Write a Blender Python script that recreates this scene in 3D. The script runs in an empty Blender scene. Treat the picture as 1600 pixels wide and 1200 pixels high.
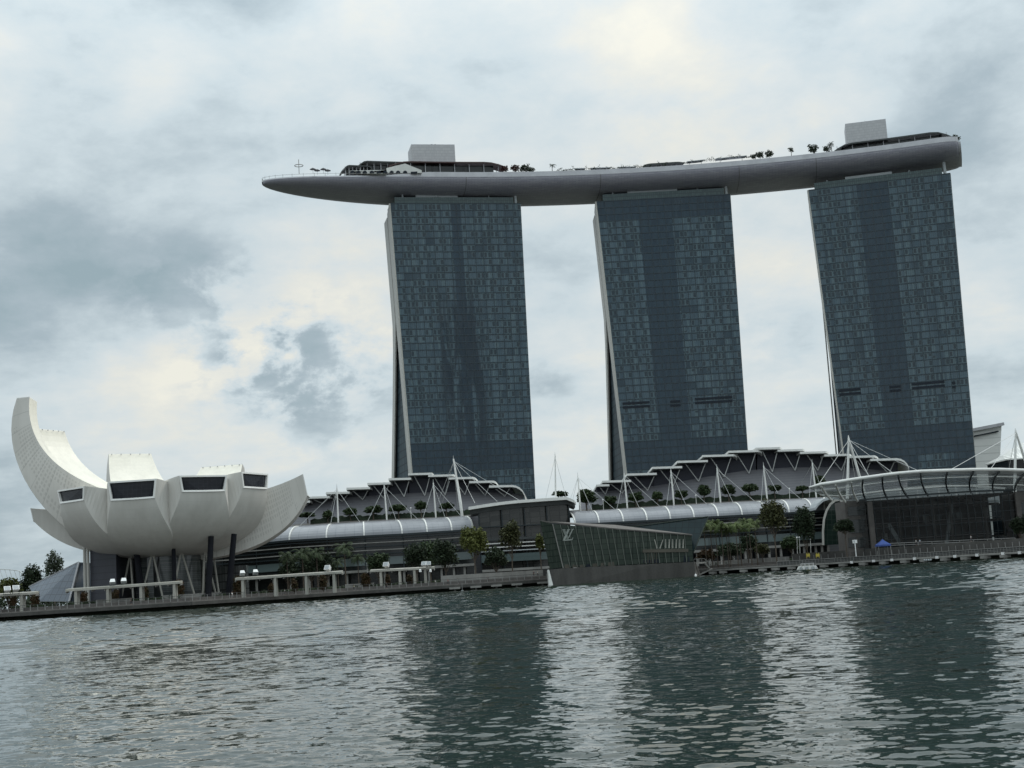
import bpy, math, random
from mathutils import Vector, Matrix

random.seed(11)
SC = bpy.context.scene
COL = SC.collection
rad = math.radians

# ------------------------------------------------------------------ camera
FPX, W0, H0 = 2130.0, 1600.0, 1200.0
PITCH, ROLL, EYE = math.atan(303 / 2130), rad(3.55), 3.0
_F = Vector((0, math.cos(PITCH), math.sin(PITCH)))
_U = Vector((0, -math.sin(PITCH), math.cos(PITCH)))
_X = Vector((1, 0, 0))
CR = _X * math.cos(ROLL) - _U * math.sin(ROLL)
CU = _X * math.sin(ROLL) + _U * math.cos(ROLL)
cam = bpy.data.cameras.new("camera")
cam.sensor_width = 36.0
cam.sensor_fit = 'HORIZONTAL'
cam.lens = 36.0 * FPX / W0
cam.clip_start, cam.clip_end = 0.5, 20000
camo = bpy.data.objects.new("camera", cam)
M = Matrix((CR, CU, -_F)).transposed().to_4x4()
M.translation = Vector((0, 0, EYE))
camo.matrix_world = M
COL.objects.link(camo)
SC.camera = camo


def ray(px, py):
    return _F + CR * ((px - 800) / FPX) - CU * ((py - 600) / FPX)


def at(px, py, Y):
    """a sight line of the survey photograph met at distance Y"""
    d = ray(px, py)
    return Vector((0, 0, EYE)) + d * (Y / d.y)


def on_z(px, py, z):
    d = ray(px, py)
    return Vector((0, 0, EYE)) + d * ((z - EYE) / d.z)


def on_plane(px, py, p0, n):
    d = ray(px, py)
    o = Vector((0, 0, EYE))
    return o + d * ((p0 - o).dot(n) / d.dot(n))


# ------------------------------------------------------------------ node helpers
class NT:
    def __init__(s, tree):
        s.t = tree
        s.n = tree.nodes
        s.l = tree.links

    def node(s, kind, **kw):
        n = s.n.new(kind)
        for k, v in kw.items():
            setattr(n, k, v)
        return n

    def put(s, sock, v):
        if isinstance(v, bpy.types.NodeSocket):
            s.l.new(v, sock)
        elif v is not None:
            sock.default_value = v

    def m(s, op, a, b=None, c=None, clamp=False):
        n = s.node('ShaderNodeMath', operation=op, use_clamp=clamp)
        s.put(n.inputs[0], a)
        if b is not None:
            s.put(n.inputs[1], b)
        if c is not None:
            s.put(n.inputs[2], c)
        return n.outputs[0]

    def vm(s, op, a, b=None, out=0):
        n = s.node('ShaderNodeVectorMath', operation=op)
        s.put(n.inputs[0], a)
        if b is not None:
            if op == 'SCALE':
                s.put(n.inputs['Scale'], b)
            else:
                s.put(n.inputs[1], b)
        return n.outputs[out]

    def mix(s, f, a, b):
        n = s.node('ShaderNodeMix', data_type='RGBA')
        s.put(n.inputs[0], f)
        s.put(n.inputs[6], a if isinstance(a, bpy.types.NodeSocket) else (*a[:3], 1))
        s.put(n.inputs[7], b if isinstance(b, bpy.types.NodeSocket) else (*b[:3], 1))
        return n.outputs[2]

    def noise(s, vec, scale, detail=3, rough=.5, out='Fac', dist=0.0):
        n = s.node('ShaderNodeTexNoise')
        s.put(n.inputs['Vector'], vec)
        n.inputs['Scale'].default_value = scale
        n.inputs['Detail'].default_value = detail
        n.inputs['Roughness'].default_value = rough
        n.inputs['Distortion'].default_value = dist
        return n.outputs[out]

    def rng(s, v, a, b, c=0.0, d=1.0, smooth=True):
        n = s.node('ShaderNodeMapRange')
        n.interpolation_type = 'SMOOTHSTEP' if smooth else 'LINEAR'
        s.put(n.inputs[0], v)
        for i, x in zip((1, 2, 3, 4), (a, b, c, d)):
            s.put(n.inputs[i], x)
        return n.outputs[0]

    def comb(s, x, y, z=0.0):
        n = s.node('ShaderNodeCombineXYZ')
        s.put(n.inputs[0], x)
        s.put(n.inputs[1], y)
        s.put(n.inputs[2], z)
        return n.outputs[0]

    def sep(s, v):
        n = s.node('ShaderNodeSeparateXYZ')
        s.put(n.inputs[0], v)
        return n.outputs

    def white(s, v, out='Value'):
        n = s.node('ShaderNodeTexWhiteNoise', noise_dimensions='3D')
        s.put(n.inputs['Vector'], v)
        return n.outputs[out]


# ------------------------------------------------------------------ world and sun
SUN_EL, SUN_AZ = rad(52), rad(62)      # azimuth from +Y (ahead) towards +X (right)
world = bpy.data.worlds.new("World")
SC.world = world
world.use_nodes = True
t = NT(world.node_tree)
t.n.clear()
out = t.node('ShaderNodeOutputWorld')
sky = t.node('ShaderNodeTexSky', sky_type='NISHITA')
sky.sun_disc = False
sky.sun_elevation = SUN_EL
sky.sun_rotation = SUN_AZ
sky.air_density, sky.dust_density, sky.ozone_density = 1.0, 1.6, 1.0
bg1 = t.node('ShaderNodeBackground')
t.put(bg1.inputs[0], sky.outputs[0])
bg1.inputs[1].default_value = 0.07
gen = t.node('ShaderNodeTexCoord').outputs['Generated']
nrm = t.vm('NORMALIZE', gen)
x, y, z = t.sep(nrm)
zc = t.m('ADD', t.m('MAXIMUM', z, 0.0), 0.22)
cl = t.comb(t.m('DIVIDE', x, zc), t.m('DIVIDE', y, zc), t.m('MULTIPLY', z, 1.3))
warp = t.noise(cl, 2.2, 4, .55, 'Color')
wdir = t.vm('NORMALIZE', t.vm('ADD', nrm, t.vm('SCALE', t.vm('SUBTRACT', warp, (.5, .5, .5)), 0.075)))
fb = t.noise(cl, 3.2, 10, .60, dist=.1)
fb2 = t.noise(t.vm('MULTIPLY', nrm, (1, 1, 1.6)), 9.0, 9, .60, dist=.15)


def blobs(lst):
    acc = None
    for px, py, sig, amp in lst:
        d = ray(px, py).normalized()
        s = sig / FPX
        dp = t.vm('DOT_PRODUCT', wdir, tuple(d), out=1)
        e = t.m('POWER', 2.71828, t.m('MULTIPLY', t.m('SUBTRACT', dp, 1.0), 1.0 / (s * s)))
        e = t.m('MULTIPLY', e, amp)
        acc = e if acc is None else t.m('ADD', acc, e)
    return acc


# large cloud masses, by direction: where the layer is thin and bright, and where it is thick and grey
BRIGHT = [(150, 600, 120, .45), (300, 620, 120, .4), (230, 530, 80, .35), (420, 440, 110, .3), (560, 450, 60, .4), (500, 430, 110, .5), (330, 500, 110, .32), (570, 520, 70, .4), (230, 115, 55, .8), (30, 120, 70, .45),
          (985, 45, 75, .6), (1060, 250, 260, .25), (900, 500, 70, .4), (1230, 560, 140, .4), (1560, 430, 90, .45),
          (120, 640, 160, .35), (870, 640, 90, .3), (700, 150, 160, .2), (1330, 100, 200, .2)]
DARK = [(0, 490, 105, .62), (110, 460, 95, .55), (220, 415, 90, .5), (330, 370, 85, .5), (440, 335, 75, .45), (560, 325, 60, .35),
        (405, 490, 40, .12), (350, 560, 40, .15), (500, 590, 65, .22), (860, 400, 70, .6), (1560, 290, 90, .6), (1220, 510, 60, .4),
        (1520, 600, 90, .3), (130, 130, 60, .3), (320, 60, 110, .25), (1480, 90, 120, .3), (880, 590, 55, .45), (30, 850, 150, .55), (60, 740, 90, .15)]
bri = blobs(BRIGHT)
drk = blobs(DARK)
tex = t.m('SUBTRACT', fb, 0.5)
tex2 = t.m('SUBTRACT', fb2, 0.5)
val = t.m('ADD', t.m('MULTIPLY', tex, .95), t.m('MULTIPLY', tex2, .95))
val = t.m('ADD', val, t.m('SUBTRACT', t.m('MULTIPLY', bri, .44), t.m('MULTIPLY', drk, .58)))
val = t.m('ADD', val, 0.53)
wn = t.noise(t.vm('MULTIPLY', nrm, (1, 1, 1.5)), 15.0, 9, .60, dist=.15)
wis = blobs([(400, 490, 48, .9), (345, 560, 50, .9), (450, 560, 70, .8), (530, 595, 75, .95), (290, 470, 60, .5), (240, 455, 40, .5), (880, 600, 45, .5), (1190, 520, 50, .4), (690, 420, 40, .3)])
wis = t.m('MULTIPLY', t.rng(wn, .44, .60), wis)
val = t.m('SUBTRACT', val, t.m('MULTIPLY', wis, .40))
ramp = t.node('ShaderNodeValToRGB')
t.put(ramp.inputs[0], val)
els = ramp.color_ramp.elements
els[0].position, els[0].color = 0.0, (.295, .385, .425, 1)
els[1].position, els[1].color = 1.0, (.80, .79, .705, 1)
for p_, c_ in ((.22, (.375, .455, .500)), (.5, (.555, .637, .672)), (.70, (.640, .692, .700)), (.85, (.715, .728, .685))):
    e_ = els.new(p_)
    e_.color = (*c_, 1)
bg2 = t.node('ShaderNodeBackground')
zen = t.rng(z, 0.22, 0.95, 1.0, 2.1)
t.put(bg2.inputs[0], ramp.outputs[0])
t.put(bg2.inputs[1], zen)
mixw = t.node('ShaderNodeMixShader')
mixw.inputs[0].default_value = 0.93
t.l.new(bg1.outputs[0], mixw.inputs[1])
t.l.new(bg2.outputs[0], mixw.inputs[2])
t.l.new(mixw.outputs[0], out.inputs[0])

sun = bpy.data.lights.new("sun", 'SUN')
sun.energy = 1.1
sun.angle = rad(14)
sun.color = (1.0, .95, .86)
suno = bpy.data.objects.new("sun", sun)
sd = Vector((math.sin(SUN_AZ) * math.cos(SUN_EL), math.cos(SUN_AZ) * math.cos(SUN_EL), math.sin(SUN_EL)))
suno.rotation_euler = sd.to_track_quat('Z', 'Y').to_euler()
suno.location = sd * 600
COL.objects.link(suno)

SC.view_settings.view_transform = 'Standard'
SC.view_settings.look = 'None'
SC.view_settings.exposure = 0.16
SC.view_settings.gamma = 1.0
SC.cycles.use_denoising = True
SC.cycles.max_bounces = 6


# ------------------------------------------------------------------ materials
def mat(name, col, rough=.6, metal=0.0, var=.18, scale=.25, streak=False, spec=.5, bump=0.0, obj=False, trans=0.0):
    m = bpy.data.materials.new(name)
    m.use_nodes = True
    k = NT(m.node_tree)
    b = k.n['Principled BSDF']
    b.inputs['Roughness'].default_value = rough
    b.inputs['Metallic'].default_value = metal
    b.inputs['Specular IOR Level'].default_value = spec
    if obj:
        vec = k.node('ShaderNodeTexCoord').outputs['Object']
    else:
        vec = k.node('ShaderNodeNewGeometry').outputs['Position']
    if streak:
        vec2 = k.vm('MULTIPLY', vec, (1, 1, .12))
    else:
        vec2 = vec
    f = k.noise(vec2, scale, 5, .6)
    f2 = k.noise(vec, scale * 7, 3, .6)
    f = k.m('ADD', k.m('MULTIPLY', f, .7), k.m('MULTIPLY', f2, .3))
    f = k.rng(f, .3, .7)
    lo = tuple(c * (1 - var) for c in col)
    hi = tuple(min(1, c * (1 + var)) for c in col)
    k.put(b.inputs['Base Color'], k.mix(f, lo, hi))
    if bump:
        bn = k.node('ShaderNodeBump')
        bn.inputs['Strength'].default_value = bump
        k.put(bn.inputs['Height'], f2)
        k.l.new(bn.outputs[0], b.inputs['Normal'])
    if trans:
        b.inputs['Transmission Weight'].default_value = trans
    return m


def mat_grid(name, c0, c1, cline, nu, nv, lw=.08, rough=.2, spec=.5, seed=0.0, thr=.5, metal=0.0, lwv=None):
    """a surface divided in cells of its own UV, thin joints between, each cell a little different"""
    m = bpy.data.materials.new(name)
    m.use_nodes = True
    k = NT(m.node_tree)
    b = k.n['Principled BSDF']
    b.inputs['Roughness'].default_value = rough
    b.inputs['Specular IOR Level'].default_value = spec
    b.inputs['Metallic'].default_value = metal
    uv = k.node('ShaderNodeUVMap').outputs[0]
    u, v, _ = k.sep(uv)
    u = k.m('MULTIPLY', u, nu)
    v = k.m('MULTIPLY', v, nv)
    cell = k.comb(k.m('FLOOR', u), k.m('FLOOR', v), seed)
    w = k.white(cell)
    col = k.mix(w, c0, c1)
    lv = lwv if lwv else lw
    line = k.m('MAXIMUM', k.m('LESS_THAN', k.m('FRACT', u), lw), k.m('LESS_THAN', k.m('FRACT', v), lv))
    col = k.mix(line, col, cline)
    k.put(b.inputs['Base Color'], col)
    return m


def mat_facade(name, u0, u1, vtop, vlow, plainr, seed, blotch=False):
    """hotel curtain wall: bays of panes, drawn or open curtains behind them, a plain core strip"""
    m = bpy.data.materials.new(name)
    m.use_nodes = True
    k = NT(m.node_tree)
    b = k.n['Principled BSDF']
    uv = k.node('ShaderNodeUVMap').outputs[0]
    u, v, _ = k.sep(uv)                      # u in bays 0..16, v in storeys
    fl = k.m('FLOOR', v)
    room = k.m('FLOOR', k.m('MULTIPLY', u, 1.0))
    pane = k.m('FLOOR', k.m('MULTIPLY', u, 4.0))
    half = k.m('FLOOR', k.m('MULTIPLY', u, 2.0))
    r1 = k.white(k.comb(room, fl, seed))
    r2 = k.white(k.comb(pane, fl, seed + 3))
    r3 = k.white(k.comb(half, fl, seed + 5))
    rf = k.white(k.comb(0.5, fl, seed + 9))
    pu = k.m('FRACT', k.m('MULTIPLY', u, 4.0))
    ru = k.m('FRACT', u)
    # most rooms: pale sheer curtains behind teal glass; some left open, some drawn dark
    shade = k.m('ADD', k.m('MULTIPLY', r1, .55), k.m('MULTIPLY', rf, .45))
    colm = k.noise(k.comb(k.m('MULTIPLY', u, .9), k.m('MULTIPLY', v, .035), seed), 1.0, 3, .6)
    shade = k.m('ADD', k.m('MULTIPLY', shade, .45), k.m('MULTIPLY', k.rng(colm, .3, .7), .55))
    c = k.mix(shade, (.024, .050, .071), (.080, .128, .156))
    c = k.mix(k.m('MULTIPLY', k.m('LESS_THAN', r1, .12), .6), c, (.010, .028, .043))
    c = k.mix(k.m('MULTIPLY', k.m('LESS_THAN', r2, .16), .55), c, (.095, .148, .165))
    vf = k.m('FRACT', v)
    hu = k.m('FRACT', k.m('MULTIPLY', u, 2.0))
    # an opened dark window with a pale reveal round it, set in some half bays
    inw = k.m('MULTIPLY', k.m('MULTIPLY', k.m('GREATER_THAN', hu, .20), k.m('LESS_THAN', hu, .84)),
              k.m('MULTIPLY', k.m('GREATER_THAN', vf, .16), k.m('LESS_THAN', vf, .82)))
    r4 = k.white(k.comb(k.m('FLOOR', k.m('MULTIPLY', u, .5)), k.m('FLOOR', k.m('MULTIPLY', v, .34)), seed + 21))
    opn = k.m('LESS_THAN', r3, k.m('ADD', .14, k.m('MULTIPLY', r4, .50)))
    c = k.mix(k.m('MULTIPLY', opn, .55), c, (.090, .142, .158))
    c = k.mix(k.m('MULTIPLY', inw, k.m('MULTIPLY', opn, .85)), c, (.008, .019, .030))
    # thin mullion between panes
    mul = k.m('LESS_THAN', pu, .12)
    c = k.mix(k.m('MULTIPLY', mul, .55), c, (.008, .022, .034))
    # plain dark spandrel glass: core strip, service storeys, side strip low down
    un = k.m('DIVIDE', u, 16.0)
    core = k.m('MULTIPLY', k.m('GREATER_THAN', un, u0), k.m('LESS_THAN', un, u1))
    serv = k.m('MULTIPLY', k.m('GREATER_THAN', fl, vlow - .5), k.m('LESS_THAN', fl, vlow + 3.5))
    low = k.m('MULTIPLY', k.m('LESS_THAN', fl, vlow), k.m('GREATER_THAN', un, plainr))
    topp = k.m('GREATER_THAN', fl, vtop)
    plain = k.m('MAXIMUM', k.m('MAXIMUM', core, serv), k.m('MAXIMUM', low, topp))
    pl = k.mix(k.rng(r2, 0, 1, 0, 1), (.012, .031, .050), (.018, .043, .064))
    pl = k.mix(k.m('MULTIPLY', mul, .5), pl, (.012, .022, .030))
    c = k.mix(plain, c, pl)
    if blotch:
        # warped reflections painted into the glass colour, streaked down the middle of this facade
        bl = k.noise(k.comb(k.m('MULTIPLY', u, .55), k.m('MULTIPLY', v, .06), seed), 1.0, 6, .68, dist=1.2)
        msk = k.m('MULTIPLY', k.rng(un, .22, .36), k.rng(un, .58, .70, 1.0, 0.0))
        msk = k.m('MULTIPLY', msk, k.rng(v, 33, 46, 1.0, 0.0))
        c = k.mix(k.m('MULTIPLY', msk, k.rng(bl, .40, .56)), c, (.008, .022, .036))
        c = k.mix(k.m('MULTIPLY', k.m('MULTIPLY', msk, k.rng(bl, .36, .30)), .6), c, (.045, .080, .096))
    k.put(b.inputs['Base Color'], c)
    b.inputs['Roughness'].default_value = .06
    b.inputs['Specular IOR Level'].default_value = .45
    # every pane sits a hair out of true, and old panes bow
    rc = k.white(k.comb(pane, fl, seed + 12), 'Color')
    geo = k.node('ShaderNodeNewGeometry')
    bow = k.noise(geo.outputs['Position'], .22, 2, .5, 'Color')
    off = k.vm('ADD', k.vm('SCALE', k.vm('SUBTRACT', rc, (.5, .5, .5)), .05), k.vm('SCALE', k.vm('SUBTRACT', bow, (.5, .5, .5)), .10))
    k.put(b.inputs['Normal'], k.vm('NORMALIZE', k.vm('ADD', geo.outputs['Normal'], off)))
    return m


MT = {}
MT['clad'] = mat('pale metal cladding', (.43, .42, .385), .45, .0, .10, .12, True)
MT['frame'] = mat('dark facade aluminium', (.016, .024, .028), .35, .2, .15, .3)
MT['ledge'] = mat('blue grey slab edge', (.016, .034, .047), .4, 0, .15, .3)
MT['core'] = mat('dark core behind glass', (.012, .016, .020), .8)
MT['teal'] = mat_grid('teal parapet glass', (.045, .078, .082), (.070, .112, .112), (.028, .046, .05), 60, 2, .18, .12)
MT['plant'] = mat('light grey plant screen', (.40, .43, .44), .6, 0, .12, .4)
MT['louvre'] = mat('blackish louvre metal', (.016, .022, .031), .6, spec=.2)
MT['hull'] = mat('grey hull soffit', (.20, .205, .215), .42, .35, .12, .12)
MT['fascia'] = mat('pale grey fascia metal', (.42, .42, .44), .4, .2, .12, .2)
MT['boxw'] = mat_grid('pale grey ribbed panel', (.44, .44, .45), (.50, .50, .505), (.36, .36, .37), 36, 14, .1, .55, .3)
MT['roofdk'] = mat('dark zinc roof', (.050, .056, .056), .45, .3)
MT['roofred'] = mat('dark red brown canopy', (.055, .026, .024), .5)
MT['white'] = mat('white painted steel', (.74, .74, .71), .4, 0, .08, .6)
MT['whitesat'] = mat('off white panel', (.62, .62, .59), .5, 0, .1, .3, True)
MT['cable'] = mat('pale steel cable', (.55, .56, .55), .4, .3)
MT['vault'] = None
MT['navy'] = mat_grid('navy clerestory cladding', (.012, .014, .028), (.018, .02, .036), (.009, .010, .02), 60, 5, .06, .55)
MT['graywall'] = None
MT['hedge'] = mat('clipped dark hedge', (.018, .030, .016), .9, 0, .5, 1.2)
MT['concrete'] = mat('weathered concrete', (.24, .235, .22), .85, 0, .22, .3, True, bump=.2)
MT['darkconc'] = mat('dark concrete', (.070, .067, .062), .85, 0, .3, .3, True, bump=.2)
MT['deck'] = mat('grey timber boards', (.15, .14, .13), .8, 0, .25, .8)
MT['rail'] = mat('dull steel railing', (.26, .26, .25), .5, .3)
MT['raildk'] = mat('dark mesh railing', (.05, .05, .05), .6)
MT['stone'] = mat('brown grey stone', (.115, .105, .098), .8, 0, .2, .4)
MT['inwall'] = mat('dim interior wall', (.055, .052, .050), .8, 0, .3, .3)
MT['mono'] = mat('dull silver lettering', (.24, .26, .24), .4, .2)
MT['mull'] = mat('dull green grey mullion', (.13, .145, .125), .5)
MT['black'] = mat('black slate column', (.007, .008, .012), .7, 0, .3, .5, spec=.2)
MT['slate'] = None
MT['lampw'] = mat('white lamp housing', (.82, .82, .81), .4, 0, .05)
MT['trunk'] = mat('grey brown bark', (.085, .068, .052), .9, 0, .3, 2)
MT['blue'] = mat('blue canopy cloth', (.035, .075, .27), .7)
MT['yellow'] = mat('yellow plastic', (.45, .36, .05), .5)
MT['soil'] = mat('dark planted ground', (.045, .050, .035), .95, 0, .4, .2)


def leafmat(name, col, col2):
    m = bpy.data.materials.new(name)
    m.use_nodes = True
    k = NT(m.node_tree)
    b = k.n['Principled BSDF']
    b.inputs['Roughness'].default_value = .65
    b.inputs['Specular IOR Level'].default_value = .25
    p = k.node('ShaderNodeNewGeometry').outputs['Position']
    oi = k.node('ShaderNodeObjectInfo').outputs['Random']
    f = k.rng(k.noise(p, .9, 3, .6), .33, .67)
    c = k.mix(f, col, col2)
    c = k.mix(k.m('MULTIPLY', oi, .35), c, tuple(x * .55 for x in col))
    k.put(b.inputs['Base Color'], c)
    return m


MT['leaf'] = leafmat('clipped tree leaves', (.022, .040, .016), (.050, .078, .030))
MT['leafdark'] = leafmat('dark tree leaves', (.016, .027, .014), (.036, .055, .026))
MT['leafyel'] = leafmat('yellow green leaves', (.055, .070, .016), (.13, .14, .038))
MT['leafol'] = leafmat('olive leaves', (.035, .042, .016), (.085, .088, .034))
MT['leafpalm'] = leafmat('palm fronds', (.055, .085, .024), (.125, .165, .055))
MT['leafpalmd'] = leafmat('shaded palm fronds', (.026, .044, .018), (.060, .088, .036))  # darker copy of the frond colour, with the shade put into it
MT['leafred'] = leafmat('russet shrub leaves', (.042, .036, .014), (.085, .045, .022))
MT['leafair'] = leafmat('grey green airy leaves', (.050, .066, .046), (.095, .115, .080))


def ribbed(name, c0, c1, scale, axis=2, rough=.6):
    m = bpy.data.materials.new(name)
    m.use_nodes = True
    k = NT(m.node_tree)
    b = k.n['Principled BSDF']
    b.inputs['Roughness'].default_value = rough
    p = k.node('ShaderNodeNewGeometry').outputs['Position']
    s = k.sep(p)[axis]
    f = k.m('FRACT', k.m('MULTIPLY', s, scale))
    l = k.m('LESS_THAN', f, .16)
    n = k.rng(k.noise(p, .07, 5, .6), .3, .7)
    c = k.mix(n, c0, c1)
    c = k.mix(k.m('MULTIPLY', l, .6), c, tuple(x * .72 for x in c0))
    k.put(b.inputs['Base Color'], c)
    return m


MT['graywall'] = ribbed('grey ribbed metal roof wall', (.115, .115, .128), (.150, .150, .160), .9)
MT['slate'] = ribbed('dark slate wall', (.030, .032, .042), (.050, .052, .066), .5)
MT['slat'] = ribbed('pale slatted wall', (.74, .74, .71), (.80, .80, .77), .24)
MT['perg'] = mat('weathered cream render', (.36, .35, .31), .7, 0, .2, .4, True)
MT['hullp'] = None


def hullmat():
    m = bpy.data.materials.new('hull panels')
    m.use_nodes = True
    k = NT(m.node_tree)
    b = k.n['Principled BSDF']
    b.inputs['Roughness'].default_value = .42
    b.inputs['Metallic'].default_value = .1
    uv = k.node('ShaderNodeUVMap').outputs[0]
    br = k.node('ShaderNodeTexBrick')
    k.put(br.inputs['Vector'], uv)
    br.inputs['Scale'].default_value = 1.0
    br.inputs['Brick Width'].default_value = 3.2
    br.inputs['Row Height'].default_value = 1.0
    br.inputs['Mortar Size'].default_value = .06
    br.inputs['Color1'].default_value = (.255, .250, .290, 1)
    br.inputs['Color2'].default_value = (.315, .310, .345, 1)
    br.inputs['Mortar'].default_value = (.16, .155, .19, 1)
    k.put(b.inputs['Base Color'], br.outputs[0])
    return m


MT['hullp'] = hullmat()


def vaultmat():
    m = bpy.data.materials.new('grey polycarbonate vault')
    m.use_nodes = True
    k = NT(m.node_tree)
    b = k.n['Principled BSDF']
    b.inputs['Roughness'].default_value = .32
    b.inputs['Specular IOR Level'].default_value = .6
    uv = k.node('ShaderNodeUVMap').outputs[0]
    u, v, _ = k.sep(uv)
    l = k.m('LESS_THAN', k.m('FRACT', k.m('MULTIPLY', v, 14)), .2)
    l2 = k.m('LESS_THAN', k.m('FRACT', k.m('MULTIPLY', u, 4)), .05)
    p = k.node('ShaderNodeNewGeometry').outputs['Position']
    n = k.rng(k.noise(p, .12, 4, .6), .3, .7)
    c = k.mix(n, (.235, .245, .265), (.30, .31, .33))
    c = k.mix(k.m('MULTIPLY', k.m('MAXIMUM', l, l2), .6), c, (.13, .14, .16))
    k.put(b.inputs['Base Color'], c)
    return m


MT['vault'] = vaultmat()


def petalmat(name, dots):
    m = bpy.data.materials.new(name)
    m.use_nodes = True
    k = NT(m.node_tree)
    b = k.n['Principled BSDF']
    b.inputs['Roughness'].default_value = .42
    p = k.node('ShaderNodeNewGeometry').outputs['Position']
    ps = k.vm('MULTIPLY', p, (1, 1, .15))
    n = k.rng(k.noise(ps, .35, 5, .65), .25, .75)
    n2 = k.rng(k.noise(p, .06, 3, .5), .3, .7)
    c = k.mix(n, (.575, .555, .515), (.66, .64, .60))
    c = k.mix(k.m('MULTIPLY', n2, .35), c, (.45, .43, .395))
    uv = k.node('ShaderNodeUVMap').outputs[0]
    u, v, _ = k.sep(uv)
    sv = k.m('LESS_THAN', k.m('FRACT', k.m('MULTIPLY', u, 12)), .045)
    c = k.mix(k.m('MULTIPLY', sv, .32 if dots else .10), c, (.28, .28, .26))
    if dots:
        fu = k.m('FRACT', k.m('MULTIPLY', u, 48))
        fv = k.m('FRACT', k.m('MULTIPLY', v, 9))
        on = k.m('MULTIPLY', k.m('LESS_THAN', fu, .5), k.m('LESS_THAN', fv, .62))
        win = k.m('MULTIPLY', k.m('MULTIPLY', k.m('GREATER_THAN', u, .34), k.m('LESS_THAN', u, .86)),
                  k.m('MULTIPLY', k.m('GREATER_THAN', v, .12), k.m('LESS_THAN', v, .92)))
        blk = k.m('GREATER_THAN', k.white(k.comb(k.m('FLOOR', k.m('MULTIPLY', u, 12)), k.m('FLOOR', k.m('MULTIPLY', v, 3)), 4.0)), .2)
        c = k.mix(k.m('MULTIPLY', k.m('MULTIPLY', on, k.m('MULTIPLY', win, blk)), .30), c, (.27, .26, .235))
        st = k.rng(k.noise(k.comb(k.m('MULTIPLY', u, 26), k.m('MULTIPLY', v, 2.2), 0), 1.0, 5, .7), .52, .72)
        st = k.m('MULTIPLY', st, k.rng(u, .12, .42, 1.0, 0.0))
        c = k.mix(k.m('MULTIPLY', st, .65), c, (.20, .185, .15))
    k.put(b.inputs['Base Color'], c)
    return m


MT['petal'] = petalmat('white petal panels', False)
MT['flank'] = petalmat('perforated petal flank', True)
MT['petalin'] = mat('cream petal lining', (.77, .735, .645), .45, 0, .08, .18, True)
MT['winblack'] = mat_grid('black skylight glass', (.006, .007, .011), (.010, .012, .018), (.022, .023, .03), 10, 4, .06, .25, .3)
MT['winrim'] = mat('white window rim', (.80, .79, .76), .4, 0, .04)
MT['lvglass'] = mat_grid('green grey glazing', (.033, .046, .037), (.054, .068, .055), (.010, .016, .013), 18, 8, .09, .14, .35, 2.0)
MT['lvglassd'] = mat_grid('dark teal glazing', (.008, .020, .023), (.013, .028, .031), (.005, .010, .012), 14, 8, .07, .22, .22, 5.0)
MT['lvin'] = mat('dim beige interior wall', (.085, .078, .062), .8, 0, .25, .3)
MT['dkglass'] = mat_grid('smoky plaza glazing', (.004, .005, .006), (.016, .016, .016), (.003, .004, .005), 26, 7, .06, .09, .36, 7.0)
MT['linkglass'] = mat_grid('grey link glazing', (.022, .023, .022), (.05, .05, .047), (.010, .011, .011), 14, 9, .07, .1, .45, 6.0)
MT['shopglass'] = mat_grid('dark shop glazing', (.012, .015, .016), (.030, .034, .034), (.006, .008, .008), 60, 3, .08, .12, .5, 8.0)
MT['paleglass'] = mat_grid('pale teal glass band', (.085, .115, .115), (.105, .135, .135), (.06, .08, .08), 60, 2, .05, .12, .5, 9.0)
MT['atrium'] = mat_grid('blue grey atrium glazing', (.022, .042, .056), (.052, .082, .098), (.010, .020, .027), 5, 40, .1, .5, .08, 3.0, lwv=.16)
MT['archglass'] = mat_grid('dark green arch glazing', (.010, .020, .016), (.016, .030, .024), (.035, .045, .04), 9, 5, .09, .1)
MT['wedge'] = mat_grid('blue grey wedge glazing', (.085, .115, .155), (.105, .135, .175), (.045, .06, .08), 10, 6, .08, .15, .5)
MT['lobby'] = mat_grid('grey lobby glazing', (.05, .058, .058), (.12, .13, .13), (.02, .022, .022), 24, 4, .12, .15)
MT['canopy'] = None


def seeglass(name, tint, refl):
    m = bpy.data.materials.new(name)
    m.use_nodes = True
    k = NT(m.node_tree)
    k.n.remove(k.n['Principled BSDF'])
    tr = k.node('ShaderNodeBsdfTransparent')
    tr.inputs[0].default_value = (*tint, 1)
    gl = k.node('ShaderNodeBsdfGlossy')
    gl.inputs['Roughness'].default_value = .05
    fr = k.node('ShaderNodeFresnel')
    fr.inputs[0].default_value = 1.45
    uv = k.node('ShaderNodeUVMap').outputs[0]
    u, v, _ = k.sep(uv)
    w = k.white(k.comb(k.m('FLOOR', k.m('MULTIPLY', u, 26)), k.m('FLOOR', k.m('MULTIPLY', v, 7)), 3.0))
    mx = k.node('ShaderNodeMixShader')
    k.put(mx.inputs[0], k.m('MULTIPLY', fr.outputs[0], k.m('ADD', refl, k.m('MULTIPLY', w, refl * .5))))
    k.l.new(tr.outputs[0], mx.inputs[1])
    k.l.new(gl.outputs[0], mx.inputs[2])
    k.l.new(mx.outputs[0], k.n['Material Output'].inputs[0])
    return m


MT['clear'] = seeglass('smoked see-through glazing', (.50, .52, .52), .42)


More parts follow.
